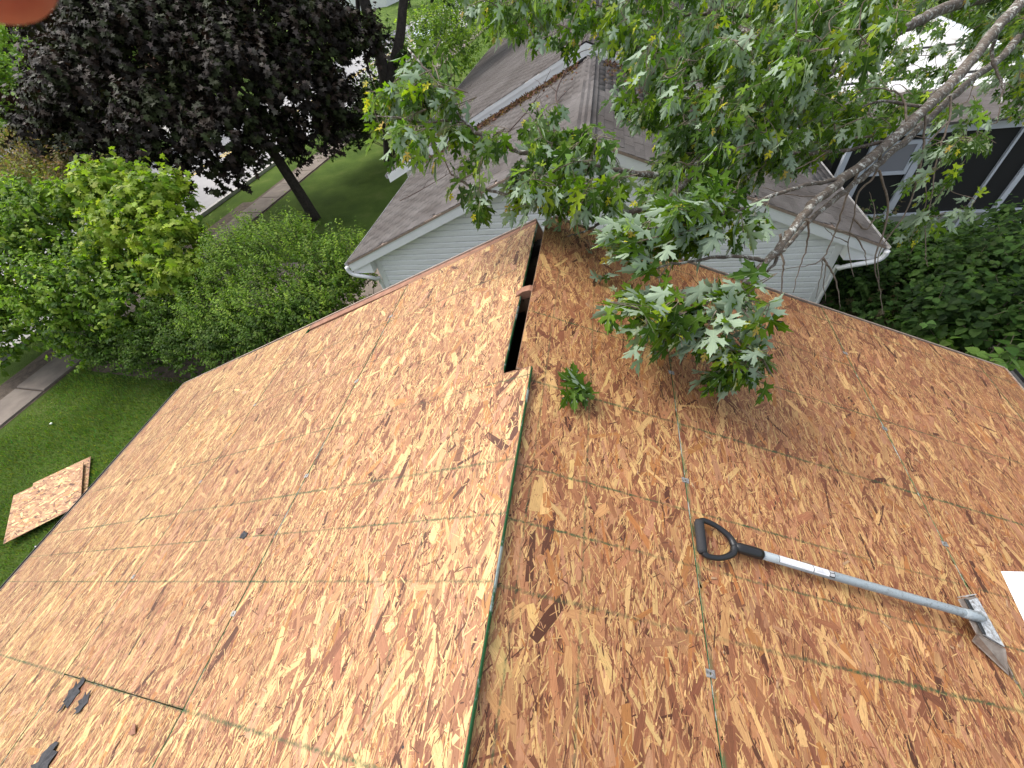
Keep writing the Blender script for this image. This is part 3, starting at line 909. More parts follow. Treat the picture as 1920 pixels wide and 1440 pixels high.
# white metal sheet at the right edge
b = MB()
pp = [WR(2.20, 0.84, 0.004), WR(2.34, 0.868, 0.010), WR(2.60, 0.80, 0.014), WR(2.50, 0.28, 0.010), WR(2.14, 0.47, 0.003)]
b.prism(pp, (WR(0, 0, 0.0025) - WR(0, 0, 0)))
tag(b.build('white_sheet', M_paper), 'white flashing sheet lying on the right slope at the edge of the photo', 'metal sheet')

# ------------------------------------------------------------------ shingle removal shovel
sh = empty('roofing_shovel', WR(1.4, 0.62, 0.03), 'shingle removal shovel with grey shaft, black D-grip and steel blade lying on the right slope', 'shovel')


def shovel_pt(u, v, h):
    """u: metres from grip end towards blade, v: sideways (towards the ridge's far end), h: above the sheets"""
    A = WR(0.755, 0.628, 0.0); B = WR(1.885, 0.585, 0.0)
    ax = (B - A) / np.linalg.norm(B - A)
    nn = WR(0, 0, 1) - WR(0, 0, 0)
    side = np.cross(nn, ax)
    return A + ax * u + side * v + nn * h


SH = lambda L: [shovel_pt(*q) for q in L]
b = MB(); b.tube(SH([(0.195, 0.0, 0.030), (0.5, 0.0, 0.036), (0.85, 0.0, 0.050), (1.02, 0.0, 0.058), (1.10, 0.0, 0.050)]), [0.0155, 0.0155, 0.0155, 0.0155, 0.013], 20)
b.build('shaft', M_shaft, sh, smooth=True)
b = MB(); b.tube(SH([(0.125, 0, 0.030), (0.15, 0, 0.030), (0.215, 0, 0.031), (0.232, 0, 0.031)]), [0.013, 0.0185, 0.0195, 0.0185], 20)
b.build('grip_socket', M_rubber, sh, smooth=True)
loop = [(0.13, 0.0, 0.030), (0.115, 0.030, 0.030), (0.07, 0.056, 0.029), (0.022, 0.064, 0.028), (0.004, 0.054, 0.027)]
rr = [0.014, 0.0115, 0.0095, 0.0100, 0.0125]
for s in (1, -1):
    b = MB(); P = smooth_path(SH([(u, v * s, hh) for u, v, hh in loop]), 5)
    b.tube(P, list(np.interp(np.linspace(0, 4, len(P)), range(5), rr)), 14)
    b.build('grip_arm', M_rubber, sh, smooth=True)
b = MB(); b.tube(SH([(0.002, -0.058, 0.027), (0.0, -0.05, 0.027), (0.0, 0.05, 0.027), (0.002, 0.058, 0.027)]), [0.0135, 0.0165, 0.0165, 0.0135], 16)
b.build('hand_grip', M_rubber2, sh, smooth=True)
# sticker wrapped on the shaft
b = MB()
def wrap(u0, u1, a0, a1, rad, mi):
    n = 8
    v = []; f = []
    for i, u in enumerate((u0, u1)):
        for k in range(n + 1):
            a = a0 + (a1 - a0) * k / n
            hc = np.interp(u, [0.195, 0.5, 0.85], [0.030, 0.036, 0.050])
            v.append(shovel_pt(u, rad * math.sin(a), hc + rad * math.cos(a)))
    for k in range(n): f.append((k, k + 1, n + 1 + k + 1, n + 1 + k))
    b.add(v, f, mi)
wrap(0.292, 0.508, -1.0, 0.75, 0.01565, 1)
wrap(0.294, 0.424, -0.93, 0.69, 0.01585, 0); wrap(0.427, 0.486, -0.93, 0.69, 0.01585, 0)
for k in range(26):
    u = 0.300 + 0.0046 * k
    for a in (-0.7, -0.45, -0.2, 0.05, 0.3, 0.5):
        if random.random() < 0.45 and not 0.36 < u < 0.366: wrap(u, u + 0.003, a, a + 0.06, 0.016, 2)
for k in range(12):
    u = 0.432 + 0.0042 * k
    wrap(u, u + random.uniform(0.001, 0.0028), -0.6, 0.4, 0.016, 2)
for k in range(4):
    wrap(0.489 + 0.0042 * k, 0.4915 + 0.0042 * k, -0.7, -0.1, 0.016, 0); wrap(0.489 + 0.0042 * k, 0.4915 + 0.0042 * k, 0.1, 0.6, 0.016, 0)
b.build('sticker', [Mat("sticker_white", 0.4, (0.75, 0.75, 0.76)).m, Mat("sticker_black", 0.4, (0.02, 0.02, 0.022)).m, Mat("sticker_print", 0.5, (0.42, 0.42, 0.44)).m], sh, smooth=True, fix=False)
# blade: a flared wedge, steep underneath, folded box on top
def slabq(quad, th, name, mat, label=None):
    P = SH(quad)
    nrm = np.cross(P[1] - P[0], P[3] - P[0]); nrm /= np.linalg.norm(nrm)
    b = MB(); b.prism(P, nrm * th)
    return b.build(name, mat, sh, bevel=0.0008)
slabq([(1.045, 0.052, 0.050), (1.145, 0.088, 0.050), (1.178, -0.150, 0.014), (1.055, -0.060, 0.050)], 0.003, 'blade', M_rust)
slabq([(1.088, 0.058, 0.053), (1.142, 0.080, 0.054), (1.158, -0.078, 0.052), (1.092, -0.056, 0.053)], 0.009, 'blade_box', M_steel)
slabq([(1.082, 0.068, 0.052), (1.145, 0.092, 0.054), (1.145, 0.094, 0.030), (1.082, 0.070, 0.026)], 0.003, 'blade_side', M_steel)
slabq([(1.055, -0.060, 0.052), (1.160, -0.085, 0.050), (1.184, -0.158, 0.006), (1.075, -0.075, 0.012)], 0.003, 'blade_side', M_rust)
slabq([(1.142, 0.092, 0.050), (1.155, 0.094, 0.010), (1.196, -0.165, 0.004), (1.180, -0.155, 0.022)], 0.003, 'blade_lip', M_rust)
slabq([(1.070, 0.058, 0.056), (1.087, 0.060, 0.056), (1.090, 0.016, 0.057), (1.073, 0.016, 0.057)], 0.004, 'box_gap_shade', M_rubber)  # black slabs stand for the shade in the gaps beside the socket
slabq([(1.074, -0.016, 0.057), (1.091, -0.016, 0.057), (1.092, -0.055, 0.056), (1.078, -0.055, 0.056)], 0.004, 'box_gap_shade', M_rubber)
b = MB(); b.tube(SH([(1.02, 0, 0.056), (1.05, 0, 0.058), (1.085, 0.0, 0.062), (1.112, 0.0, 0.060)]), [0.0165, 0.018, 0.0185, 0.009], 16)
b.build('socket', M_shaft, sh, smooth=True)
b = MB()
for k in range(10):
    t = k / 9
    a = np.array(shovel_pt(1.155 + 0.041 * t, 0.094 - 0.259 * t, 0.006)); c = np.array(shovel_pt(1.155 + 0.041 * (t + .05), 0.094 - 0.259 * (t + .05), 0.006))
    tip = np.array(shovel_pt(1.172 + 0.041 * (t + .025), 0.094 - 0.259 * (t + .025), 0.003))
    nn = (WR(0, 0, 1) - WR(0, 0, 0)) * 0.003
    b.prism([a, c, tip], nn)
b.build('blade_teeth', M_rust, sh)

# ------------------------------------------------------------------ white garage next door
def gable_building(name, label, cx, hw, y0, y1, ze, za, wall_in, over, y_wall0):
    pass


gar = empty('white_garage', (0.03, 8.0, 0), 'white lap-sided building with a gable end and grey shingle roof just beyond the bare roof', 'building')
GCX, GHW, GY0, GY1 = 0.03, 4.09, 5.80, 10.12
GAZ, GEZ = GZ - 0.655, GZ - 2.335
gs = (GAZ - GEZ) / GHW                # slope
ga = math.atan(gs)
WX = 3.66                             # half width of the wall
GWY = 6.02                            # gable wall
def groof(x, h=0.0): return GAZ - gs * abs(x - GCX) + h
# wall core
b = MB()
pl = [(GCX - WX, 0), (GCX + WX, 0), (GCX + WX, groof(GCX + WX, -0.12)), (GCX, groof(GCX, -0.12)), (GCX - WX, groof(GCX - WX, -0.12))]
b.prism([(x, GWY + 0.02, z) for x, z in pl], (0, GY1 - GWY - 0.05, 0)); b.build('wall', M_white, gar)
# lap siding boards, one by one
ex = 0.1016
z = 0.15
while z < GAZ - 0.2:
    z1 = min(z + ex, GAZ - 0.2)
    def hw_at(zz): return min(WX - 0.075, (GAZ - 0.16 - zz) / gs)
    a0, a1 = hw_at(z), hw_at(z1)
    if a1 < 0.05: break
    if z > 0.6:
        b = MB(); j = random.uniform(-.001, .001)
        am = hw_at(z + 0.068); an = hw_at(z + 0.084)
        prof = [(z, -0.026 + j, a0), (z + 0.068, -0.022 + j, am), (z + 0.084, -0.008 + j, an), (z1 + 0.003, -0.006 + j, a1)]
        L_ = [(GCX - a, GWY + yy, zz) for zz, yy, a in prof]; R_ = [(GCX + a, GWY + yy, zz) for zz, yy, a in prof]
        LB = [(GCX - a, GWY + 0.018, zz) for zz, yy, a in prof]; RB = [(GCX + a, GWY + 0.018, zz) for zz, yy, a in prof]
        b.add(L_ + R_ + LB + RB, [(0, 4, 5, 1), (1, 5, 6, 2), (2, 6, 7, 3), (8, 12, 4, 0), (3, 7, 15, 11), (0, 1, 2, 3, 11, 10, 9, 8), (4, 12, 13, 14, 15, 7, 6, 5)])
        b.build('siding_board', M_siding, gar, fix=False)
    z += ex
for s in (-1, 1):
    b = MB(); x0, x1 = GCX + s * (WX - 0.085), GCX + s * (WX + 0.015)
    b.box((min(x0, x1), GWY - 0.03, 0), (max(x0, x1), GWY + 0.06, groof(GCX + s * WX) - 0.15)); b.build('corner_post', M_white, gar)
    # rake fascia, frieze and soffit
    def rk(xa, xb, y0, y1, h0, h1, nm, mt=M_white):
        b = MB()
        P = [(GCX + s * xa, y0, groof(GCX + xa, h0)), (GCX + s * xb, y0, groof(GCX + xb, h0)), (GCX + s * xb, y1, groof(GCX + xb, h0)), (GCX + s * xa, y1, groof(GCX + xa, h0)),
             (GCX + s * xa, y0, groof(GCX + xa, h1)), (GCX + s * xb, y0, groof(GCX + xb, h1)), (GCX + s * xb, y1, groof(GCX + xb, h1)), (GCX + s * xa, y1, groof(GCX + xa, h1))]
        b.hexa(P); return b.build(nm, mt, gar)
    rk(0.0015, GHW - 0.01, GY0 + 0.012, GY0 + 0.034, -0.185, -0.018, 'rake_fascia')
    rk(0.0015, GHW - 0.03, GY0 + 0.0345, GWY - 0.031, -0.150, -0.128, 'soffit')
    rk(0.0015, WX - 0.09, GWY - 0.030, GWY - 0.012, -0.215, -0.151, 'frieze_board')
    rk(0.0015, GHW - 0.004, GY0 - 0.002, GY0 + 0.0105, -0.040, -0.004, 'drip_edge', M_drip)
    # boxed eave return
    b = MB(); xe = GHW - 0.02
    b.prism([(GCX + s * (WX + 0.02), GY0 + 0.04, groof(GCX + WX, -0.15)), (GCX + s * xe, GY0 + 0.04, groof(GCX + xe, -0.15)), (GCX + s * xe, GY0 + 0.04, groof(GCX + xe, -0.24)), (GCX + s * (WX + 0.02), GY0 + 0.04, groof(GCX + xe, -0.24))], (0, 4.2, 0))
    b.build('eave_box', M_white, gar)
    g = gutter(GCX + s * (GHW + 0.002), s, GY0 + 0.02, GY1 - 0.02, groof(GCX + GHW) - 0.03, M_gutter, gar, 0.075, 0.08)
    # downspout with elbows back to the wall
    ze = groof(GCX + GHW) - 0.10
    yd = GY0 - 0.008
    P = smooth_path([(GCX + s * (GHW + 0.04), yd, ze + 0.03), (GCX + s * (GHW + 0.035), yd, ze - 0.05), (GCX + s * (GHW - 0.04), yd, ze - 0.13), (GCX + s * (WX + 0.14), yd + 0.03, ze - 0.21), (GCX + s * (WX + 0.06), yd + 0.10, ze - 0.30), (GCX + s * (WX + 0.055), yd + 0.20, ze - 0.48), (GCX + s * (WX + 0.055), yd + 0.21, 0.1)], 3)
    b = MB(); b.tube(P, 0.034, 10); b.build('downspout', M_white, gar, smooth=True)
# roof deck
for s in (-1, 1):
    b = MB()
    P = [(GCX, GY0 + 0.036, groof(GCX, -0.018)), (GCX + s * GHW, GY0 + 0.036, groof(GCX + GHW, -0.018)), (GCX + s * GHW, GY1, groof(GCX + GHW, -0.018)), (GCX, GY1, groof(GCX, -0.018))]
    b.prism(P, (0, 0, -0.09)); b.build('roof_deck', M_drip, gar)
# shingle tabs
def shingle_tmpl(w, l, th=0.006):
    b = MB()
    # local: x down the slope, y along the eave; butt end at x=0, head at x=-l
    b.hexa([(-l, -w / 2, 0.0), (0, -w / 2, 0.0), (0, w / 2, 0.0), (-l, w / 2, 0.0), (-l, -w / 2, 0.002), (0, -w / 2 + .002, th), (0, w / 2 - .002, th), (-l, w / 2, 0.002)])
    me = mesh('shingle_tab', b.v, b.f); me.materials.append(M_shingle); return me


def shingle_roof(parent, cx, zr_fn, hw, ang, y0, y1, n_parts, sides=(-1, 1), expo=0.143, tabw=0.305):
    """real tabs, the largest in view as parts and the rest as one stuff mesh"""
    base = root_loc(parent)
    me = shingle_tmpl(tabw - 0.006, 0.235)
    tv = np.array([v.co[:] for v in me.vertices]); tf = np.array([p.vertices[:] for p in me.polygons])
    items = []
    L = hw / math.cos(ang)
    for s in sides:
        k = 0
        while True:
            d = L + 0.012 - k * expo          # butt distance from the ridge
            if d < 0.12: break
            off = (k % 2) * tabw / 2 + 0.03 * math.sin(k * 2.3)
            y = y0 + off - tabw / 2
            while y < y1 + tabw / 2:
                yc = y + random.uniform(-.003, .003)
                if y0 + tabw / 2 - 0.15 <= yc + 0.02 and yc <= y1 - 0.05:
                    x = cx + s * d * math.cos(ang)
                    items.append((s, x, max(min(yc, y1 - tabw / 2), y0 + tabw / 2), zr_fn(x) + random.uniform(0, .0012)))
                y += tabw
            k += 1
    mats, sc = [], []
    for s, x, y, z in items:
        tilt = 0.022 + random.uniform(-.004, .006)
        a = ang - tilt
        # x axis points down the slope
        X = Vector((s * math.cos(a), 0, -math.sin(a))); Y = Vector((0, float(s), 0)); Z = X.cross(Y)
        r = random.uniform(-.006, .006)
        X2 = X * math.cos(r) + Y * math.sin(r); Y2 = Z.cross(X2)
        m4 = Matrix(((X2.x, Y2.x, Z.x, x), (X2.y, Y2.y, Z.y, y), (X2.z, Y2.z, Z.z, z), (0, 0, 0, 1)))
        mats.append(m4)
        px, py, dz = pix((x, y, z))
        sc.append(1 / dz if 0 < px < 1920 and 0 < py < 1440 else 0)
    order = np.argsort(-np.array(sc))
    big = set(order[:n_parts].tolist())
    for i in big:
        o = bpy.data.objects.new('shingle', me); COL.objects.link(o); o.parent = parent
        mm = mats[i].copy(); mm.translation = mm.translation - base; o.matrix_local = mm
    rest = [i for i in range(len(items)) if i not in big]
    V = []; F = []
    for j, i in enumerate(rest):
        Mx = np.array(mats[i])
        V.append(tv @ Mx[:3, :3].T + Mx[:3, 3]); F.append(tf + j * len(tv))
    V = np.concatenate(V); F = np.concatenate(F)
    me2 = raw_mesh('shingle_field', V, F, np.ones((len(V), 3)))
    tag(link('shingle_field', me2, parent, [M_shingle]), kind='stuff')


shingle_roof(gar, GCX, lambda x: groof(x, 0.0), GHW, ga, GY0 - 0.005, GY1, 300)
# ridge caps
capb = MB()
for s in (-1, 1):
    capb.hexa([(0, 0, 0), (s * 0.155, 0, -0.155 * gs - 0.0), (s * 0.155, 0.30, -0.155 * gs - 0.006), (0, 0.30, -0.006),
               (0, 0, 0.009), (s * 0.155, 0, -0.155 * gs + 0.009), (s * 0.155, 0.30, -0.155 * gs), (0, 0.30, 0.0)])
cme = mesh('ridge_cap', capb.v, capb.f); cme.materials.append(M_shingle)
import bmesh as _bm
_x = _bm.new(); _x.from_mesh(cme); _bm.ops.recalc_face_normals(_x, faces=_x.faces); _x.to_mesh(cme); _x.free()
y = GY0 - 0.01
while y < GY1 - 0.1:
    o = bpy.data.objects.new('ridge_cap', cme); COL.objects.link(o); o.parent = gar
    o.location = (GCX + random.uniform(-.004, .004) - gar.location.x, y - gar.location.y, groof(GCX) + 0.020 + random.uniform(0, .002)); o.rotation_euler = (0.035, 0, random.uniform(-.01, .01))
    y += 0.142

# the larger house the garage is joined to
mh = empty('neighbour_house', (0, 14, 0), 'larger grey-roofed house with white rake board rising behind the garage roof', 'house')
MCX, MHW, MY0, MY1 = -0.08, 4.87, 10.02, 24.0
MAZ, MEZ = GZ - 0.43, GZ - 2.49
ms = (MAZ - MEZ) / MHW; ma = math.atan(ms)
def mroof(x, h=0.0): return MAZ - ms * abs(x - MCX) + h
b = MB()
pl = [(MCX - 4.45, 0), (MCX + 4.45, 0), (MCX + 4.45, mroof(MCX + 4.45, -0.13)), (MCX, mroof(MCX, -0.13)), (MCX - 4.45, mroof(MCX - 4.45, -0.13))]
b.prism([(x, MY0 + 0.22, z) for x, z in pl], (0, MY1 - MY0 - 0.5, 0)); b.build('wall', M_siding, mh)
for s in (-1, 1):
    def rk2(xa, xb, y0, y1, h0, h1, nm, mt=M_white):
        b = MB()
        P = [(MCX + s * xa, y0, mroof(MCX + xa, h0)), (MCX + s * xb, y0, mroof(MCX + xb, h0)), (MCX + s * xb, y1, mroof(MCX + xb, h0)), (MCX + s * xa, y1, mroof(MCX + xa, h0)),
             (MCX + s * xa, y0, mroof(MCX + xa, h1)), (MCX + s * xb, y0, mroof(MCX + xb, h1)), (MCX + s * xb, y1, mroof(MCX + xb, h1)), (MCX + s * xa, y1, mroof(MCX + xa, h1))]
        b.hexa(P); return b.build(nm, mt, mh)
    rk2(0.0015, MHW, MY0 + 0.012, MY0 + 0.04, -0.21, -0.02, 'rake_fascia')
    rk2(0.0015, MHW, MY0 + 0.000, MY0 + 0.0115, -0.09, -0.005, 'rake_trim')
    b = MB(); P = [(MCX, MY0 + 0.042, mroof(MCX, -0.018)), (MCX + s * MHW, MY0 + 0.042, mroof(MCX + MHW, -0.018)), (MCX + s * MHW, MY1, mroof(MCX + MHW, -0.018)), (MCX, MY1, mroof(MCX, -0.018))]
    b.prism(P, (0, 0, -0.1)); b.build('roof_deck', M_drip, mh)
    gutter(MCX + s * (MHW + 0.002), s, MY0 + 0.02, MY1 - 0.02, mroof(MCX + MHW) - 0.03, M_gutter, mh, 0.08, 0.08)
shingle_roof(mh, MCX, lambda x: mroof(x, 0.0), MHW, ma, MY0 - 0.008, MY1, 60)
y = MY0 - 0.01
while y < 14:
    o = bpy.data.objects.new('ridge_cap', cme); COL.objects.link(o); o.parent = mh
    o.location = (MCX - mh.location.x, y - mh.location.y, mroof(MCX) + 0.020); o.rotation_euler = (0.035, 0, random.uniform(-.01, .01))
    y += 0.142

# drifts of dead leaves on the garage roof, against the taller roof's rake
n = 5200
lx = np.concatenate([rng.normal(-1.9, 1.15, n // 2), rng.normal(1.9, 0.9, n // 2)])
ly = GY1 - np.abs(rng.normal(0, 0.20, n)) - 0.05
ly[n // 2:] = GY1 - np.abs(rng.normal(0, 0.75, n // 2)) - 0.05
kp = (np.abs(lx - GCX) < 4.0) & (np.abs(lx - GCX) > 0.25)
lx, ly = lx[kp], ly[kp]; n = len(lx)
pos = np.stack([lx, ly, GAZ - gs * np.abs(lx - GCX) + 0.012 + rng.uniform(0, 0.05, n)], 1)
tip = unit(rng.normal(0, 1, (n, 3)) * np.array([1, 1, 0.4])); nr = unit(np.stack([rng.normal(0, .5, n), rng.normal(0, .5, n), np.ones(n)], 1))
tt = np.array([0.10, 0.050, 0.034]) * rng.uniform(0.4, 1.7, (n, 1)) * rng.uniform(0.85, 1.15, (n, 3))
o = merged_leaves('leaf_litter', T_ovate, pos, tip, nr, rng.uniform(0.03, 0.075, n), tt, M_green, None)

# bare dead branches lying on the garage roof
def fallen(name, pts, rad, label, group):
    base = pts[len(pts) // 2]
    o = empty(name, base, label, 'branch', group)
    b = MB(); P = smooth_path(pts, 5); b.tube(P, list(np.linspace(rad, rad * 0.3, len(P))), 6)
    b.build('limb', M_darktwig, o, smooth=True)
    b = MB()
    for i in range(3, len(P) - 2, 3):
        t = unit(P[i + 1] - P[i]); side = unit(np.cross(t, [0, 0, 1])) * random.choice((-1, 1))
        L = random.uniform(0.3, 0.75)
        q = [P[i], P[i] + (t * .5 + side * .5) * L * .5 + np.array([0, 0, .05]), P[i] + (t * .8 + side * .7) * L + np.array([0, 0, random.uniform(-.05, .12)])]
        b.tube(smooth_path(q, 4), list(np.linspace(rad * .5, rad * .15, 9)), 5)
    tag(b.build('side_twigs', M_darktwig, o, smooth=True), kind='stuff')


M_darktwig = noisy("dead_twig_bark", (0.035, 0.02, 0.015), (0.075, 0.045, 0.035), 30, 0.9)
def GR(x, y, h=0.05): return np.array([x, y, groof(x, h)])
fg = 'dead branches dropped on the garage roof'
fallen('dead_branch', [GR(-0.35, 7.3), GR(-0.5, 8.1, .12), GR(-0.42, 8.9, .2), GR(-0.1, 9.7, .4), GR(0.1, 10.3, .8)], 0.016, 'curved dark dead branch lying across the far end of the garage roof by its ridge', fg)
fallen('dead_branch', [GR(-1.6, 7.4), GR(-1.2, 7.9, .1), GR(-0.9, 8.5, .16), GR(-0.7, 9.4, .3)], 0.012, 'thin dead branch left of the curved one on the garage roof', fg)
fallen('dead_branch', [GR(-3.6, 7.6), GR(-3.0, 7.2, .12), GR(-2.3, 7.3, .1), GR(-1.8, 7.6, .08)], 0.009, 'thin dead twig near the left eave of the garage roof', fg)

# ------------------------------------------------------------------ screened porch
po = empty('screened_porch', (7.2, 12, 0), 'screened porch with white posts and a pale low roof on the right, behind the branches', 'porch')
M_screen = Mat("dark_insect_screen", 0.8, (0.008, 0.009, 0.009)).m
M_porchin = noisy("dark_porch_interior", (0.02, 0.022, 0.022), (0.035, 0.035, 0.03), 3, 0.9)
M_kick = noisy("faded_kick_board", (0.20, 0.22, 0.19), (0.27, 0.29, 0.26), 3, 0.7)
M_pwhite = noisy("porch_white_paint", (0.55, 0.59, 0.64), (0.47, 0.51, 0.56), 4, 0.55)
M_proof = noisy("white_glare_roof", (0.70, 0.70, 0.70), (0.34, 0.32, 0.29), 1.3, 0.35, lo=0.45, hi=0.75)  # white roof; glare and dark reflections are painted into its two tones
PX0, PX1, PY0, PY1 = 5.15, 9.15, 10.0, 15.5
ztop = GZ - 2.36
def pbox(nm, a, c, mt): b = MB(); b.box(a, c); return b.build(nm, mt, po, bevel=0.004)
for x, w in ((5.20, .10), (5.60, .085), (6.51, .13), (7.975, .045), (8.475, .10), (9.10, .10)):
    pbox('post', (x - w / 2, PY0 - 0.04, 0.02), (x + w / 2, PY0 + 0.06, ztop - 0.14), M_pwhite)
pbox('beam', (PX0 - 0.1, PY0 - 0.06, ztop - 0.139), (PX1 + 0.1, PY0 + 0.10, ztop + 0.06), M_pwhite)
pbox('kick_board', (PX0, PY0 - 0.02, 0.03), (PX1, PY0 + 0.02, 0.42), M_kick)
pbox('rail', (PX0, PY0 - 0.035, 0.421), (PX1, PY0 + 0.035, 0.47), M_pwhite)
pbox('screen', (PX0, PY0 + 0.01, 0.471), (PX1, PY0 + 0.016, ztop - 0.14), M_screen)
pbox('interior', (PX0, PY0 + 0.3, 0.0), (PX1, PY1, ztop - 0.15), M_porchin)
# framed storm window between the first posts
b = MB()
for a, c in (((5.66, 9.95, 1.35), (6.42, 9.99, 1.42)), ((5.66, 9.95, 1.93), (6.42, 9.99, 2.0)), ((5.66, 9.95, 1.42), (5.73, 9.99, 1.93)), ((6.35, 9.95, 1.42), (6.42, 9.99, 1.93))): b.box(a, c)
b.build('window_frame', M_pwhite, po)
b = MB(); b.box((5.73, 9.965, 1.42), (6.35, 9.975, 1.93)); b.build('window_pane', Mat("hazy_pane", 0.25, (0.22, 0.23, 0.25)).m, po)
def proof(y0, y1, nm, mt, lift=0.0):
    zf = lambda y: ztop + 0.062 + 0.19 * (y - 9.75) / 6.95
    b = MB(); a0, a1 = PX0 - 0.15, PX1 + 0.12
    b.hexa([(a0, y0, zf(y0)), (a1, y0, zf(y0)), (a1, y1, zf(y1)), (a0, y1, zf(y1)), (a0, y0, zf(y0) + .045 + lift), (a1, y0, zf(y0) + .045 + lift), (a1, y1, zf(y1) + .045 + lift), (a0, y1, zf(y1) + .045 + lift)])
    return b.build(nm, mt, po)
proof(11.45, PY1 + 1.2, 'roof', M_proof)
for k in range(10):
    y = PY0 - 0.25 + 0.17 * k
    proof(y, min(y + 0.1695, 11.449), 'shingle_course', M_shingle, 0.004 + 0.0015 * (k % 2))
for k in range(2):
    y = 12.2 + 2.0 * k; zz = ztop + 0.11 + 0.19 * (y - 9.75) / 6.95
    b = MB(); b.box((PX0 - 0.1, y, zz), (PX1 + 0.05, y + 0.06, zz + 0.03)); b.build('roof_batten', M_blackgutter, po)
b = MB(); b.tube([(PX1 + 0.08, PY0 - 0.2, ztop + 0.14), (PX1 + 0.08, PY1 + 1.2, ztop + 0.33)], 0.05, 8); b.build('roof_edge_pipe', M_pwhite, po, smooth=True)

# ------------------------------------------------------------------ vegetation
def blob_points(centres, n):
    """points biased to the outer shell of a union of ellipsoids, upper part favoured"""
    C_ = np.array([c[:3] for c in centres]); Rr = np.array([c[3:6] for c in centres])
    wts = Rr.prod(1) ** (2 / 3); wts = wts / wts.sum()
    out = []
    nrm = []
    need = n
    while need > 0:
        k = rng.choice(len(centres), need * 2, p=wts)
        d = unit(rng.normal(0, 1, (need * 2, 3)))
        d[:, 2] = np.where(d[:, 2] < -0.3, -d[:, 2], d[:, 2])
        r = rng.uniform(0, 1, need * 2) ** 0.30
        p = C_[k] + d * r[:, None] * Rr[k]
        # drop what is deep inside another blob
        keep = np.ones(len(p), bool)
        for c, rad in zip(C_, Rr):
            q = np.linalg.norm((p - c) / rad, axis=1)
            keep &= q > 0.55
        keep &= p[:, 2] > 0.12
        p = p[keep][:need]; out.append(p); nrm.append(unit(d[keep][:need] / Rr[k][keep][:need]))
        need -= len(p)
    return np.concatenate(out), np.concatenate(nrm)


def clustered(centres, n_twigs, per, twig_len, up=0.5, droop=0.4):
    """leaves set along short twigs"""
    o, d = blob_points(centres, n_twigs)
    td = unit(d + np.array([0, 0, up]) + rng.normal(0, .45, (n_twigs, 3)))
    t = np.tile(np.linspace(0.1, 1.0, per), (n_twigs, 1)) + rng.uniform(-.06, .06, (n_twigs, per))
    L = (0.5 + 0.6 * rng.random((n_twigs, 1)) + 1.1 * rng.random((n_twigs, 1)) ** 6) * twig_len
    o = o + 0.22 * twig_len * np.sin(o[:, [1, 2, 0]] * 5.3 + 1.7 * np.sin(o[:, [2, 0, 1]] * 3.1)) * np.array([1, 1, .8])
    pos = o[:, None] + td[:, None] * (t * L)[..., None]
    side = unit(np.cross(td, unit(rng.normal(0, 1, (n_twigs, 3)))))
    sgn = np.where(np.arange(per) % 2 == 0, 1, -1)[None, :, None]
    tip = unit(td[:, None] * 0.5 + side[:, None] * sgn + rng.normal(0, .35, (n_twigs, per, 3)) - np.array([0, 0, droop]))
    nr = unit(d[:, None] * 0.6 + np.array([0, 0, 1.0]) + rng.normal(0, .4, (n_twigs, per, 3)))
    tw = np.repeat(rng.uniform(0.72, 1.28, (n_twigs, 1)), per, 1)
    return pos.reshape(-1, 3), tip.reshape(-1, 3), nr.reshape(-1, 3), tw.reshape(-1), (o, td, L)


def tint_of(base, var, n, mul=None, hue=None):
    t = np.array(base)[None] * rng.uniform(1 - var, 1 + var, (n, 1)) * rng.uniform(0.92, 1.08, (n, 3))
    if mul is not None: t = t * mul[:, None]
    return np.clip(t, 0.002, 1)


def shrub(name, label, cat, foot, blobs, base_cols, n_twigs, per, size, tl, tmpl, n_parts=0, stems=7, mat=None, up=0.5, droop=0.4, group=None, wood=None, trunk=None):
    root = empty(name, foot, label, cat, group)
    pos, tip, nr, tw, tws = clustered(blobs, n_twigs, per, tl, up, droop)
    n = len(pos)
    ci = rng.choice(len(base_cols), n_twigs, p=np.array([c[3] for c in base_cols]) / sum(c[3] for c in base_cols))
    bc = np.array([c[:3] for c in base_cols])[np.repeat(ci, per)]
    t = np.clip(bc * rng.uniform(0.78, 1.25, (n, 1)) * rng.uniform(0.93, 1.07, (n, 3)) * tw[:, None], 0.002, 1)
    leaves(root, tmpl, pos, tip, nr, rng.uniform(size[0], size[1], n), t, mat or M_green, n_parts)
    b = MB()
    f = np.array(foot, float)
    for i in range(stems):
        c = blobs[i % len(blobs)]
        e = np.array(c[:3]) + np.array([random.uniform(-.5, .5) * c[3], random.uniform(-.5, .5) * c[4], random.uniform(0.1, .8) * c[5]])
        s0 = f + np.array([random.uniform(-.3, .3), random.uniform(-.2, .2), 0]) if trunk is None else np.array(trunk[-1])
        mid = s0 * .45 + e * .55 + np.array([random.uniform(-.2, .2), random.uniform(-.2, .2), 0.1])
        r = 0.022 if trunk is None else trunk_r * 0.42
        b.tube(smooth_path([s0, mid, e], 4), list(np.linspace(r, r * 0.2, 9)), 6)
    b.build('stems' if trunk is None else 'limbs', wood or M_twig, root, smooth=True)
    # fine twigs under the leaves
    b = MB(); o, td, L = tws
    for i in rng.choice(len(o), min(len(o), 420), replace=False):
        b.tube([o[i] - td[i] * 0.15, o[i] + td[i] * L[i][0]], [0.006, 0.002], 4, cap=False)
    tag(b.build('twigs', wood or M_twig, root, fix=False), kind='stuff')
    if trunk is not None:
        b = MB(); P = smooth_path(trunk, 5); b.tube(P, list(np.linspace(trunk_r, trunk_r * 0.62, len(P))), 14)
        b.build('trunk', wood or M_darkbark, root, smooth=True)
    return root


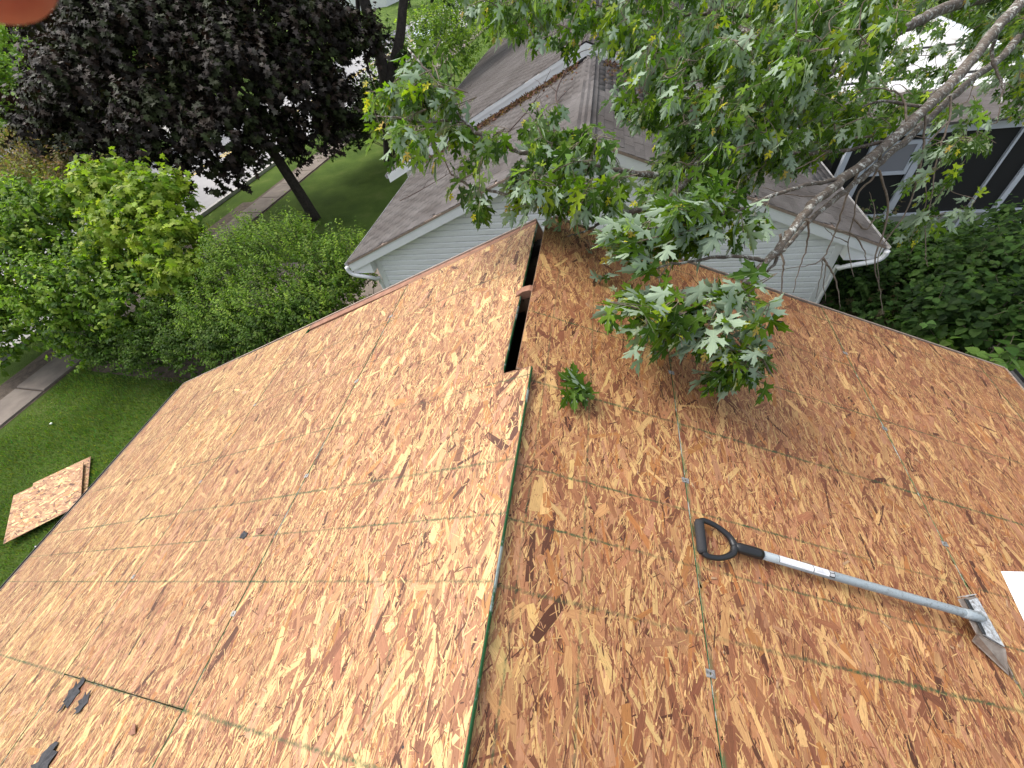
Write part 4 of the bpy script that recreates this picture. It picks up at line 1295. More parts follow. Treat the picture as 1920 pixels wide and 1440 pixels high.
trunk_r = 0.2
G1 = [(0.095, 0.170, 0.019, 3), (0.155, 0.25, 0.028, 3), (0.26, 0.35, 0.055, 1.8), (0.055, 0.108, 0.018, 1.8)]
GB = [(0.20, 0.28, 0.025, 3), (0.12, 0.20, 0.022, 2.5), (0.30, 0.37, 0.05, 1.2)]
G2 = [(0.118, 0.200, 0.022, 3), (0.20, 0.295, 0.038, 2.2), (0.062, 0.122, 0.014, 1.8)]
def B_at(*l): return [tuple(at(x, y, d)) + (r * 1.05, r, r * 0.95) for x, y, d, r in l]


# bushes of the hedge between the two lots
shrub('tall_bush', 'broad dark green bush with layered pale-edged leaves at the far left of the hedge', 'bush', (-11.2, 6.3, 0),
      B_at((60, 520, 9.7, 1.25), (180, 560, 9.4, 1.15), (120, 440, 10.0, 1.1), (270, 580, 9.2, 0.9), (60, 620, 9.8, 0.75), (190, 635, 9.5, 0.7), (-60, 500, 10, 1.3), (10, 420, 10.4, 1.0), (-15, 600, 10.2, 0.9), (0, 655, 10.1, 0.5)),
      G1, 4600, 9, (0.06, 0.10), 0.30, T_round, 200, 9, up=0.3, droop=0.6)
shrub('young_maple', 'bright yellow-green young maple rising above the hedge', 'tree', (-8.9, 7.2, 0),
      B_at((225, 385, 9.6, 0.72), (300, 400, 9.2, 0.72), (330, 470, 8.9, 0.62), (260, 450, 9.2, 0.7), (355, 530, 8.7, 0.42), (160, 400, 9.8, 0.5), (225, 345, 9.6, 0.3)),
      GB, 1150, 8, (0.085, 0.145), 0.32, T_maple, 250, 6, up=0.6, droop=0.9)
shrub('leafy_shrub', 'fine-leaved green shrub right of the yellow-green maple, with light upright tips', 'bush', (-6.9, 7.0, 0),
      B_at((460, 510, 8.7, 0.75), (545, 490, 8.6, 0.72), (610, 510, 8.5, 0.62), (500, 590, 8.3, 0.75), (585, 590, 8.1, 0.6), (420, 600, 8.6, 0.7), (655, 470, 8.7, 0.34), (400, 540, 9.0, 0.6), (560, 430, 8.9, 0.25), (470, 440, 9.0, 0.3)),
      G2, 3300, 9, (0.035, 0.062), 0.26, T_ovate, 60, 9, up=1.2, droop=0.1)
shrub('low_hedge', 'low dense dark green hedge along the near side of the bushes', 'hedge', (-8.2, 5.6, 0),
      B_at((235, 655, 9.4, 0.62), (310, 655, 9.1, 0.62), (380, 650, 8.8, 0.62), (450, 645, 8.5, 0.6), (520, 635, 8.2, 0.6), (330, 600, 8.9, 0.5), (580, 610, 8.0, 0.5)),
      [(0.070, 0.130, 0.018, 3), (0.11, 0.175, 0.028, 2), (0.045, 0.086, 0.014, 2)], 3600, 9, (0.04, 0.07), 0.22, T_ovate, 0, 12, up=0.6)
shrub('corner_shrub', 'green shrub standing in front of the left downspout of the garage', 'bush', (-5.4, 7.3, 0),
      B_at((640, 560, 8.2, 0.42), (660, 530, 8.5, 0.45), (620, 540, 8.4, 0.4)), G2, 700, 9, (0.04, 0.07), 0.26, T_ovate, 0, 6, up=1.0)
shrub('reddish_shrub', 'brownish red-tipped shrub at the left edge beside the purple maple', 'bush', (-14.6, 9.0, 0),
      B_at((110, 335, 12.0, 0.85), (170, 345, 11.6, 0.8), (70, 310, 13, 0.9), (230, 350, 11.0, 0.5)), [(0.19, 0.13, 0.06, 2), (0.15, 0.16, 0.035, 2), (0.27, 0.17, 0.11, 1)], 900, 8, (0.07, 0.11), 0.3, T_ovate, 0, 6)
shrub('street_shrub', 'bright green foliage at the left edge of the photo, left of the purple maple', 'tree', (-21.0, 12.5, 0),
      B_at((10, 190, 14, 1.35), (10, 120, 14.5, 1.0), (35, 245, 14, 0.8), (-80, 150, 15, 1.8)), [(0.17, 0.28, 0.03, 2), (0.24, 0.35, 0.05, 1), (0.10, 0.19, 0.03, 1)], 1700, 8, (0.10, 0.17), 0.45, T_ovate, 0, 8)

# purple maple
trunk_r = 0.19
PB = B_at((675, 90, 13.6, 0.75), (178, 165, 12, 1.15), (215, 220, 11.6, 1.5), (320, 250, 11.3, 1.15), (420, 270, 11.3, 0.9), (300, 120, 11.7, 1.9), (450, 165, 11.8, 1.5), (560, 190, 12.6, 1.3), (625, 215, 13.2, 1.0),
          (580, 90, 12.8, 1.5), (470, 50, 12.4, 1.9), (250, 10, 12.2, 2.0), (150, 50, 12.6, 1.35), (520, 262, 12.4, 0.62), (380, 325, 11.2, 0.42), (300, 315, 11.2, 0.6), (120, 250, 11.8, 0.9),
          (210, 290, 11.5, 0.7), (465, 315, 11.7, 0.42), (590, 265, 13.0, 0.75), (660, 250, 13.8, 0.6), (430, 345, 11.4, 0.25))
shrub('purple_maple', 'large purple-black leaved maple with a leaning dark trunk on the shaded lawn', 'tree', (-9.3, 12.3, 0), PB,
      [(0.013, 0.010, 0.007, 4), (0.030, 0.021, 0.014, 3), (0.023, 0.030, 0.009, 4.5), (0.095, 0.080, 0.066, 0.8)], 8600, 9, (0.11, 0.165), 0.42, T_maple_lo, 300, 22, mat=M_purple, up=0.2, droop=0.7,
      wood=M_darkbark, trunk=[(-9.3, 12.3, -0.05), (-9.45, 12.3, 1.2), (-9.7, 12.3, 2.6), (-10.3, 12.35, 4.4)])

# dark two-stemmed tree farther along the street
trunk_r = 0.24
tr = shrub('street_tree', 'dark-trunked forked tree behind the purple maple, near the street', 'tree', (-8.3, 17, 0),
      B_at((700, -160, 13.5, 2.2), (820, -120, 14, 1.9), (600, -60, 14, 1.8), (800, -10, 14.5, 0.8), (735, 110, 15.2, 0.45), (700, 190, 15.6, 0.5)), [(0.035, 0.06, 0.018, 2), (0.05, 0.09, 0.022, 2), (0.025, 0.035, 0.015, 1)], 1500, 9, (0.11, 0.17), 0.5, T_maple_lo, 0, 10,
      mat=M_green, wood=M_darkbark, trunk=[(-8.3, 17, -0.05), at(722, 150, 15.2), at(683, 0, 13.8), at(665, -120, 13)])
b = MB(); b.tube(smooth_path([at(724, 165, 15.3), at(748, 80, 14.6), at(757, 0, 13.9), at(775, -120, 13)], 5), list(np.linspace(0.19, 0.12, 16)), 12); b.build('fork', M_darkbark, tr, smooth=True)
shrub('understorey_shrub', 'dark green shrub at the foot of the forked tree beside the grey roof', 'bush', (-8.0, 17.6, 0),
      B_at((690, 250, 16.5, 1.0), (640, 270, 16, 0.8), (730, 225, 17, 0.8)), [(0.03, 0.06, 0.016, 2), (0.045, 0.085, 0.02, 1)], 500, 8, (0.08, 0.13), 0.35, T_ovate, 0, 6)

# shrubs beyond the garage, left of the taller roof
shrub('roadside_shrub', 'rounded green shrub beside the far end of the grey roof', 'bush', (-7.2, 23.5, 0),
      [(-7.2, 22.5, 2.0, 1.9, 2.6, 1.9), (-6.9, 27, 2.2, 2.0, 2.8, 2.1), (-8.3, 19.8, 1.4, 1.6, 1.6, 1.4)], G1, 1700, 8, (0.09, 0.15), 0.4, T_ovate, 0, 8)

# right-hand thicket
VG = [(0.034, 0.070, 0.014, 3), (0.055, 0.105, 0.022, 2), (0.022, 0.046, 0.012, 2)]  # leaf tints darkened in place of deeper shade
shrub('vine_thicket', 'thicket of broad round leaves in the shade right of the bare roof', 'bush', (6.0, 6.6, 0),
      B_at((1600, 560, 7.0, 0.55), (1690, 560, 6.3, 0.55), (1790, 560, 5.9, 0.6), (1880, 520, 6.2, 0.62), (1770, 615, 5.3, 0.42), (1880, 610, 5.1, 0.48), (1670, 505, 7.4, 0.55), (1780, 500, 7.0, 0.5), (1960, 560, 5.4, 0.7), (1910, 445, 6.9, 0.42)),
      VG, 2300, 8, (0.05, 0.10), 0.28, T_round, 220, 9, droop=0.3)
shrub('pale_vine', 'pale yellow-green round-leaved vine at the right corner of the bare roof', 'vine', (5.3, 4.4, 0),
      [(4.55, 3.7, 1.55, 0.45, 0.45, 0.45), (4.9, 4.2, 1.5, 0.6, 0.6, 0.5), (4.2, 3.35, 1.9, 0.28, 0.25, 0.25)],
      [(0.14, 0.24, 0.05, 2), (0.08, 0.16, 0.035, 2), (0.05, 0.10, 0.02, 1)], 110, 7, (0.09, 0.13), 0.30, T_round, 150, 5, droop=0.3)
shrub('shade_shrub', 'dark fine-leaved shrub in the gap between the garage and the bare roof', 'bush', (4.9, 5.9, 0),
      [(4.6, 5.3, 0.8, 0.9, 0.8, 0.75), (5.0, 6.2, 0.7, 0.9, 1.0, 0.7), (5.0, 7.6, 0.7, 0.8, 1.2, 0.7)], [(0.03, 0.06, 0.014, 2), (0.04, 0.085, 0.02, 2), (0.05, 0.045, 0.02, 1)], 1300, 8, (0.05, 0.09), 0.25, T_maple, 0, 6)

# backdrop trees, each on its own
def far_tree(x, y, h, w, cols, label, n=1100):
    global trunk_r
    trunk_r = 0.22 + 0.02 * w
    bl = [(x + random.uniform(-.3, .3) * w, y + random.uniform(-.3, .3) * w, h * f, w * random.uniform(.5, .8), w * random.uniform(.5, .8), h * random.uniform(.2, .3)) for f in (0.45, 0.6, 0.62, 0.78)]
    shrub('backdrop_tree', label, 'tree', (x, y, 0), bl, cols, n, 8, (0.22, 0.38), 0.9, T_ovate, 0, 8, mat=M_far, group='trees beyond the houses and the street', wood=M_darkbark,
          trunk=[(x, y, -0.05), (x + .1, y, h * .2), (x + .2, y, h * .5)])


D1 = [(0.05, 0.10, 0.02, 2), (0.08, 0.15, 0.03, 2), (0.035, 0.07, 0.02, 1)]
D2 = [(0.10, 0.17, 0.035, 2), (0.14, 0.22, 0.05, 1), (0.06, 0.12, 0.03, 1)]
far_tree(-4.5, 33, 8, 3.6, D1, 'green tree just beyond the far end of the grey roof')
far_tree(3.5, 30, 9, 4.2, D2, 'light green tree above the ridge of the grey roof')
far_tree(10, 26, 9, 4.4, D1, 'dark tree behind the porch roof')
far_tree(15, 20, 9, 4.6, D1, 'dark tree at the top right corner behind the branches', 1500)
far_tree(13.5, 13.5, 6.5, 3.2, D1, 'dark tree right of the porch', 1500)
shrub('yard_tree', 'dark green tree rising behind the right end of the porch roof', 'tree', (12.0, 13.5, 0),
      B_at((1935, 70, 15, 1.5), (1895, 10, 16, 1.5), (1930, 160, 14, 1.1), (1830, -20, 17, 1.6), (1760, -40, 18, 1.6), (1980, 120, 14, 1.6)), [(0.05, 0.085, 0.018, 2), (0.075, 0.12, 0.025, 2), (0.03, 0.05, 0.014, 1)], 1500, 8, (0.10, 0.16), 0.5, T_maple_lo, 0, 8,
      mat=M_green, wood=M_darkbark, trunk=[(12.0, 13.5, -.05), (12.0, 13.6, 1.5), (11.8, 13.8, 3.2)])
far_tree(-27, 24, 9, 4.5, D2, 'bright tree across the street at the far left')
far_tree(-30, 38, 11, 5, D1, 'tall tree across the street behind the purple maple')
far_tree(-27, 52, 10, 4.5, D2, 'light green tree across the street near the forked tree')
far_tree(-26, 72, 11, 5, D1, 'tree at the far bend of the street')
far_tree(-6, 55, 10, 4.6, D1, 'tree on the near side of the street far down the block')
far_tree(-34, 14, 9, 4.5, D2, 'bright tree across the street at the left edge')
far_tree(-44, 30, 12, 6, D1, 'broad tree behind the houses across the street')
far_tree(6, 48, 12, 5.5, D2, 'broad tree far behind the grey roof')
far_tree(20, 33, 12, 6, D1, 'broad dark tree far behind the porch')

# houses across the street
def far_house(x, y, w, d, h, mat, label, rot=0.0):
    o = empty('far_house', (x, y, 0), label, 'house', 'houses across the street')
    b = MB(); b.box((x - w / 2, y - d / 2, 0), (x + w / 2, y + d / 2, h)); b.build('wall', mat, o)
    b = MB(); b.prism([(x - w / 2 - .4, y - d / 2 - .4, h), (x + w / 2 + .4, y - d / 2 - .4, h), (x, y - d / 2 - .4, h + w * 0.26)], (0, d + .8, 0)); b.build('roof', M_shingle, o)
    for k in range(3):
        yy = y - d / 2 + d * (k + .5) / 3
        b = MB(); b.box((x + w / 2 + .01, yy - .55, 1.0), (x + w / 2 + .05, yy + .55, 2.2)); f = b.build('window', M_white, o)
        b = MB(); b.box((x + w / 2 + .051, yy - .45, 1.1), (x + w / 2 + .06, yy + .45, 2.1)); b.build('pane', M_screen, f)
    return o


M_brick = noisy("far_brick_wall", (0.30, 0.15, 0.11), (0.36, 0.20, 0.15), 3, 0.9)
far_house(-40, 46, 9, 12, 3.2, M_brick, 'brick house across the street glimpsed through the purple maple')
far_house(-42, 18, 9, 10, 3.0, M_white, 'white house across the street at the left edge')
far_house(-36, 84, 9, 12, 3.2, M_white, 'white house far down the street')

# ------------------------------------------------------------------ parked car in the street
def car():
    o = empty('parked_car', (-15.3 + 0, 43.5, 0.0), 'light blue parked car far down the street beyond the grey roof', 'car')
    paint = Mat("pale_blue_car_paint", 0.3, (0.50, 0.60, 0.68)).m; glass = Mat("car_glass", 0.1, (0.03, 0.04, 0.05)).m; tyre = Mat("tyre_rubber", 0.8, (0.015, 0.015, 0.015)).m
    cx, cy = -14.2, 43.5
    prof = [(-2.2, 0.35), (-2.25, 0.75), (-1.9, 0.92), (-1.25, 1.0), (-0.6, 1.42), (0.9, 1.45), (1.6, 1.02), (2.15, 0.95), (2.25, 0.6), (2.2, 0.33)]
    b = MB(); b.prism([(cx - 0.88, cy + a, z) for a, z in prof], (1.76, 0, 0)); b.build('body', paint, o, bevel=0.06)
    for s in (-1, 1):
        b = MB(); b.prism([(cx + s * 0.885, cy + a, z) for a, z in ((-1.1, 1.02), (-0.58, 1.36), (0.85, 1.38), (1.35, 1.04))], (s * 0.012, 0, 0)); b.build('side_window', glass, o)
    b = MB(); b.prism([(cx - .7, cy - 1.22, 1.035), (cx + .7, cy - 1.22, 1.035), (cx + .66, cy - 0.64, 1.42), (cx - .66, cy - 0.64, 1.42)], (0, -0.02, 0.03)); b.build('windscreen', glass, o)
    b = MB(); b.prism([(cx - .7, cy + 1.58, 1.06), (cx + .7, cy + 1.58, 1.06), (cx + .66, cy + 0.95, 1.45), (cx - .66, cy + 0.95, 1.45)], (0, 0.02, 0.03)); b.build('rear_window', glass, o)
    for s in (-1, 1):
        for a in (-1.4, 1.4):
            b = MB(); b.tube([(cx + s * 0.70, cy + a, 0.33), (cx + s * 0.90, cy + a, 0.33)], 0.33, 20); w_ = b.build('wheel', tyre, o)
            b = MB(); b.tube([(cx + s * 0.901, cy + a, 0.33), (cx + s * 0.915, cy + a, 0.33)], 0.2, 14); b.build('hubcap', M_galv, w_)
        b = MB(); b.box((cx + s * 0.62 - .16, cy - 2.27, 0.62), (cx + s * 0.62 + .16, cy - 2.20, 0.76)); b.build('headlight', M_paper, o)
    return o


car()

# ------------------------------------------------------------------ spare sheets lying on the lawn
def lawn_sheet(c0, ex, ey, w, l, z, label, tilt=0.0):
    """a sheet with corner c0, edges along ex (w) and ey (l)"""
    ex = np.array([ex[0], ex[1], 0.0]); ex /= np.linalg.norm(ex); ey = np.array([-ex[1], ex[0], tilt]); ey /= np.linalg.norm(ey)
    eh = np.cross(ex, ey)
    c0 = np.array([c0[0], c0[1], z])
    root = empty('offcut_sheet', c0, label, 'board', 'strand board offcuts on the lawn')
    def WF(s, y, h): return c0 + ex * s + ey * y + eh * h
    # reuse the sheet builder with y along ey
    def WF2(s, y, h=0.0): return WF(s, y, h)
    s0, s1 = 0.0, w
    A = w * l
    V = [WF(0, 0, -0.012), WF(0, l, -0.012), WF(w, l, -0.012), WF(w, 0, -0.012), WF(0, 0, 0), WF(0, l, 0), WF(w, l, 0), WF(w, 0, 0)]
    b = MB(); b.hexa([V[i] for i in (0, 3, 2, 1, 4, 7, 6, 5)])
    o = b.build('board_core', M_edge_raw, root)
    n = int(A * 2600)
    sd = rng.uniform(0, w, n); yy = rng.uniform(0, l, n); L = rng.uniform(.03, .075, n); W = rng.uniform(.004, .022, n); a = rng.normal(0.3, .7, n)
    ca, sa = np.cos(a), np.sin(a)
    lu = np.stack([-L, -L * .8, .9 * L, L, L * .7, -.6 * L], 1); lw = np.stack([-.3 * W, W, W, .2 * W, -W, -W], 1)
    ys = np.clip(yy[:, None] + lu * ca[:, None] - lw * sa[:, None], .002, l - .002); ss = np.clip(sd[:, None] + lu * sa[:, None] + lw * ca[:, None], .002, w - .002)
    hh = np.repeat(np.sort(rng.uniform(.0004, .0014, n))[:, None], 6, 1)
    P = c0 + ss[..., None] * ex + ys[..., None] * ey + hh[..., None] * eh
    ci = rng.choice(len(PAL), n, p=PALW / PALW.sum()); T = PAL[ci] * rng.uniform(.85, 1.15, (n, 1))
    st = np.stack([lu, lw, np.repeat(rng.uniform(0, 100, (n, 1)), 6, 1)], -1)
    F = np.arange(6 * n).reshape(-1, 6)[:, ::-1]
    me = raw_mesh('strands', P.reshape(-1, 3), F, np.repeat(T, 6, 0), st.reshape(-1, 3))
    tag(link('strands', me, root, [M_osb_plain]), kind='stuff')


M_osb_plain = osb_material("oriented_strand_board_offcut", [99.0], (), (), (1.12, 1.24, 1.2))
# corners on the ground: near (-9.34,1.11), (-10.12,1.85), (-9.34,2.69), (-8.6,1.9)
lawn_sheet((-8.50, 1.88), (-0.74, 0.76), None, 1.12, 1.12, 0.10, 'large strand board offcut lying on the lawn beyond the left eave', 0.02)
lawn_sheet((-8.52, 1.98), (-0.72, 0.77), None, 1.17, 0.95, 0.05, 'narrow strand board offcut sticking out behind the large one on the lawn', 0.02)

# ------------------------------------------------------------------ silver maple over the roof
BASE = np.array([7.6, 1.2, 0.0])
sm = empty('silver_maple', BASE, 'silver maple whose lichened branches and pointed leaves hang over the bare roof from the right', 'tree')


def branch(pts, r0_, r1, n=10, label=None, name='branch', mat=None, pw=1.0):
    P = smooth_path([at(*p) if len(p) == 3 else np.array(p[:3]) for p in pts], 6)
    # small wobble gives the limb knees
    P = [p + rng.normal(0, 0.0035 if r0_ > 0.01 else 0.0022, 3) for p in P]
    rr_ = (r1 + (r0_ - r1) * (1 - np.linspace(0, 1, len(P))) ** pw) * (1 + rng.normal(0, 0.05, len(P)))
    b = MB(); b.tube(P, list(rr_), n)
    o = b.build(name, mat or M_bark, sm, smooth=True)
    if label: o['label'] = label
    return P


W_ = lambda x, y, z: (x, y, z, 0)
fork = W_(6.6, 2.6, 6.2)
P_main = branch([fork, (2120, -330, 4.6), (1975, -90, 3.9), (1915, 0, 3.55), (1867, 55, 3.35), (1801, 138, 3.1), (1737, 202, 2.9), (1670, 264, 2.7), (1580, 337, 2.5), (1520, 387, 2.35), (1473, 450, 2.2), (1425, 505, 2.05)], 0.054, 0.017, 14, 'thick limb crusted with white lichen')
P_a = branch([(1425, 505, 2.05), (1393, 537, 1.98), (1367, 567, 1.92), (1313, 603, 1.86), (1260, 627, 1.84)], 0.016, 0.005, 8)
P_b = branch([fork, (2140, -200, 4.9), (1990, -20, 4.1), (1945, 30, 3.9), (1880, 105, 3.65), (1819, 152, 3.3), (1740, 225, 3.05), (1650, 305, 2.75), (1585, 358, 2.6), (1520, 412, 2.42), (1468, 470, 2.28), (1440, 508, 2.1)], 0.046, 0.006, 12)
P_c = branch([fork, (2120, -160, 5.0), (1990, -60, 4.5), (1890, -20, 4.1), (1778, 14, 3.7), (1709, 46, 3.5), (1636, 87, 3.35), (1576, 124, 3.2), (1480, 180, 3.0), (1390, 222, 2.85), (1340, 262, 2.75), (1290, 315, 2.65), (1240, 328, 2.55), (1147, 318, 2.45), (1060, 302, 2.4), (975, 283, 2.35), (910, 257, 2.3), (867, 225, 2.28), (838, 180, 2.25), (800, 133, 2.25), (765, 92, 2.28)], 0.062, 0.005, 12, pw=1.5)
P_d = branch([(1480, 180, 3.0), (1430, 225, 2.8), (1367, 245, 2.7), (1321, 293, 2.6), (1280, 345, 2.52), (1240, 380, 2.45), (1183, 397, 2.42), (1157, 393, 2.42), (1090, 383, 2.4), (1010, 378, 2.35), (940, 362, 2.3), (885, 350, 2.3), (850, 330, 2.3)], 0.030, 0.005, 10)
P_e = branch([(1160, 393, 2.42), (1130, 415, 2.44), (1095, 434, 2.45), (1063, 443, 2.46)], 0.011, 0.004, 8)
P_f = branch([W_(3.2, 6.0, 7.1), (1500, -60, 3.6), (1410, -20, 3.5), (1330, 5, 3.4), (1363, 40, 3.3), (1413, 72, 3.2), (1450, 110, 3.1), (1480, 180, 3.0)][1:], 0.028, 0.03, 8)
P_g = branch([(867, 227, 2.28), (830, 226, 2.25), (800, 230, 2.25), (750, 222, 2.25), (705, 217, 2.28)], 0.007, 0.003, 7)
P_h = branch([(1640, 90, 3.35), (1520, 60, 3.3), (1400, 30, 3.4), (1250, 30, 3.5), (1100, 50, 3.6), (960, 40, 3.8)], 0.022, 0.006, 8)
P_i = branch([(1390, 222, 2.85), (1300, 190, 2.9), (1230, 150, 3.0), (1180, 110, 3.1)], 0.014, 0.005, 8)
P_j = branch([(1670, 264, 2.7), (1560, 285, 2.75), (1450, 290, 2.8), (1380, 320, 2.8), (1310, 380, 2.8)], 0.013, 0.005, 8)
P_k = branch([(1580, 337, 2.5), (1520, 345, 2.4), (1440, 370, 2.2), (1370, 400, 2.05), (1290, 420, 1.95), (1215, 430, 1.9)], 0.013, 0.004, 8)
P_l = branch([(1440, 490, 2.1), (1370, 480, 1.98), (1290, 490, 1.9), (1200, 510, 1.9)], 0.011, 0.004, 8)
P_m = branch([(1393, 537, 1.98), (1400, 590, 1.9), (1395, 640, 1.85), (1375, 680, 1.85)], 0.007, 0.003, 7)
P_n = branch([(1737, 202, 2.9), (1650, 190, 2.9), (1590, 215, 2.9), (1530, 250, 2.85)], 0.011, 0.004, 8)
P_o = branch([(1867, 60, 3.35), (1860, 110, 3.4), (1880, 170, 3.4), (1870, 230, 3.3)], 0.015, 0.004, 8)
# dead hanging twigs, bare
dead = []
dtw = [[(1620, 300, 2.6), (1587, 370, 2.7), (1567, 433, 2.8), (1543, 483, 2.85), (1517, 497, 2.85), (1440, 508, 2.75)],
       [(1473, 437, 2.25), (1513, 413, 2.3), (1513, 460, 2.4), (1500, 500, 2.45), (1487, 550, 2.5)],
       [(1463, 440, 2.25), (1463, 470, 2.3), (1470, 493, 2.3), (1466, 520, 2.3), (1463, 563, 2.3), (1440, 610, 2.1)],
       [(1543, 483, 2.85), (1560, 510, 2.9), (1572, 545, 2.95), (1575, 580, 3.0)],
       [(1543, 483, 2.85), (1538, 520, 2.9), (1530, 560, 2.95)], [(1550, 490, 2.85), (1545, 530, 2.9), (1548, 565, 2.95)],
       [(1655, 265, 2.7), (1640, 330, 2.8), (1610, 360, 2.85), (1600, 410, 2.9), (1590, 460, 3.0), (1600, 520, 3.0)],
       [(1600, 410, 2.9), (1625, 430, 2.95), (1640, 400, 3.0), (1630, 360, 3.0)], [(1590, 455, 3.0), (1560, 440, 3.0), (1545, 425, 2.95)],
       [(1567, 433, 2.8), (1600, 440, 2.9), (1620, 470, 3.0), (1625, 500, 3.0)], [(1650, 320, 2.85), (1665, 400, 3.0), (1640, 490, 3.1), (1650, 540, 3.2), (1655, 590, 3.2)],
       [(1783, 180, 3.0), (1780, 227, 3.0), (1760, 283, 3.0), (1750, 340, 3.0), (1747, 367, 3.0), (1733, 433, 3.05)],
       [(1780, 227, 3.0), (1740, 270, 3.0), (1720, 320, 3.0), (1710, 370, 3.0)], [(1735, 205, 2.9), (1728, 300, 2.95), (1700, 395, 3.0), (1650, 470, 3.1), (1648, 530, 3.1)],
       [(1645, 255, 2.7), (1580, 262, 2.7), (1545, 290, 2.7), (1490, 318, 2.65), (1440, 330, 2.6)], [(1700, 235, 2.8), (1690, 180, 2.8), (1640, 165, 2.8), (1590, 180, 2.8)],
       [(1540, 370, 2.4), (1480, 365, 2.35), (1430, 352, 2.3)], [(1735, 433, 3.05), (1736, 480, 3.1), (1740, 500, 3.1)]]
for q in dtw:
    dead.append(branch(q, 0.008 if len(q) > 3 else 0.004, 0.0018, 6, name='bare_twig', mat=M_twig))
# trunk and hidden limbs outside the photo
b = MB(); P = smooth_path([BASE, BASE + [-.1, .1, 2.0], BASE + [-.5, .7, 4.2], np.array([6.6, 2.6, 6.2])], 6); b.tube(P, list(np.linspace(0.36, 0.15, len(P))), 16)
b.build('trunk', M_bark, sm, smooth=True)
b = MB(); b.tube(smooth_path([np.array([7.1, 1.9, 4.9]), np.array([7.6, 3.0, 7.0]), np.array([8.2, 4.0, 9.5])], 6), list(np.linspace(0.16, 0.08, 13)), 12); b.build('branch', M_bark, sm, smooth=True)

# leafy twigs: (polygon in the photo, depth range, number of twigs, part flipped to show the pale underside, tint set)
def inpoly(x, y, poly):
    c = False; j = len(poly) - 1
    for i in range(len(poly)):
        xi, yi = poly[i]; xj, yj = poly[j]
        if (yi > y) != (yj > y) and x < (xj - xi) * (y - yi) / (yj - yi) + xi: c = not c
        j = i
    return c


MASS = [
    ([(680, 170), (730, 160), (770, 90), (800, 80), (850, 150), (870, 220), (930, 240), (950, 280), (870, 300), (780, 275), (700, 240)], 2.1, 2.5, 38, 0.20, 1.0),
    ([(840, 330), (900, 310), (1000, 290), (1110, 290), (1190, 330), (1150, 385), (1020, 385), (920, 385), (850, 355)], 2.05, 2.4, 36, 0.25, 1.0),
    ([(860, -60), (1500, -60), (1500, 110), (1450, 160), (1300, 160), (1170, 90), (1000, 70), (900, 30)], 2.5, 3.6, 175, 0.12, 1.2),
    ([(1180, 70), (1480, 70), (1480, 290), (1340, 310), (1260, 260), (1190, 210), (1165, 130)], 2.3, 3.5, 160, 0.12, 1.2),
    ([(960, 195), (1040, 200), (1150, 240), (1230, 270), (1190, 320), (1110, 300), (1000, 270)], 2.2, 2.6, 14, 0.2, 1.0),
    ([(1170, 425), (1240, 390), (1350, 365), (1450, 365), (1450, 395), (1400, 430), (1310, 460), (1240, 480), (1180, 475)], 1.8, 2.15, 38, 0.55, 0.35),
    ([(1180, 560), (1250, 520), (1340, 495), (1430, 520), (1440, 600), (1360, 620), (1230, 640), (1190, 610)], 1.62, 1.92, 23, 0.52, 0.4),
    ([(1330, 640), (1420, 630), (1430, 670), (1390, 700), (1340, 690)], 1.64, 1.85, 11, 0.2, 0.8),
    ([(1250, 270), (1480, 180), (1600, 180), (1680, 220), (1590, 270), (1500, 310), (1400, 330), (1300, 370), (1220, 400), (1190, 400)], 2.4, 3.6, 140, 0.12, 1.2),
    ([(1480, -60), (1650, -60), (1720, 10), (1620, 110), (1500, 150)], 2.0, 3.0, 76, 0.15, 1.3),
    ([(1740, -60), (1980, -60), (1980, 200), (1890, 180), (1850, 100)], 3.6, 5.0, 34, 0.1, 1.0),
    ([(1720, 260), (1800, 190), (1880, 180), (1860, 250), (1790, 370), (1730, 400), (1710, 340)], 2.7, 3.4, 15, 0.12, 1.2),
    ([(1690, 400), (1790, 370), (1820, 390), (1740, 440)], 2.9, 3.2, 5, 0.25, 1.0),
    ([(1240, 330), (1420, 320), (1400, 370), (1290, 400)], 2.6, 3.4, 14, 0.1, 1.0),
    ([(1540, 160), (1700, 150), (1820, 190), (1800, 220), (1620, 220), (1540, 210)], 3.3, 4.8, 30, 0.1, 1.0),
    ([(960, 350), (1040, 350), (1040, 380), (970, 380)], 2.25, 2.4, 3, 0.2, 1.1),
    ([(1620, -90), (1980, -90), (1980, 40), (1840, 60), (1700, 40)], 3.8, 6.0, 110, 0.1, 1.0),
    ([(1640, 70), (1850, 60), (1860, 160), (1660, 160)], 4.2, 6.0, 26, 0.1, 1.0),
    # deeper part of the crown behind
    ([(900, -100), (1600, -100), (1600, 60), (1450, 120), (1180, 50), (1000, 20)], 3.8, 6.5, 120, 0.1, 1.0),
    ([(1260, 120), (1600, 100), (1540, 260), (1400, 300), (1310, 250)], 3.6, 5.0, 70, 0.1, 1.0),
    ([(1820, 60), (2000, 60), (2000, 240), (1900, 220), (1880, 180)], 4.0, 6.0, 50, 0.1, 1.0)]
SG = np.array([[0.036, 0.078, 0.009], [0.066, 0.130, 0.010], [0.115, 0.198, 0.012], [0.22, 0.30, 0.018], [0.46, 0.42, 0.03]])
SGW = [0.28, 0.34, 0.22, 0.12, 0.04]
skel = []
for P in (P_main, P_a, P_b, P_c, P_d, P_e, P_f, P_g, P_h, P_i, P_j, P_k, P_l, P_m, P_n, P_o): skel += list(P)
skel = np.array(skel)
origins = []
for poly, da, db, cnt, fl, dr in MASS:
    xs = [p[0] for p in poly]; ys = [p[1] for p in poly]; k = 0
    while k < cnt:
        x, y = random.uniform(min(xs), max(xs)), random.uniform(min(ys), max(ys))
        if inpoly(x, y, poly):
            origins.append((at(x, y, random.uniform(da, db)), fl, dr)); k += 1
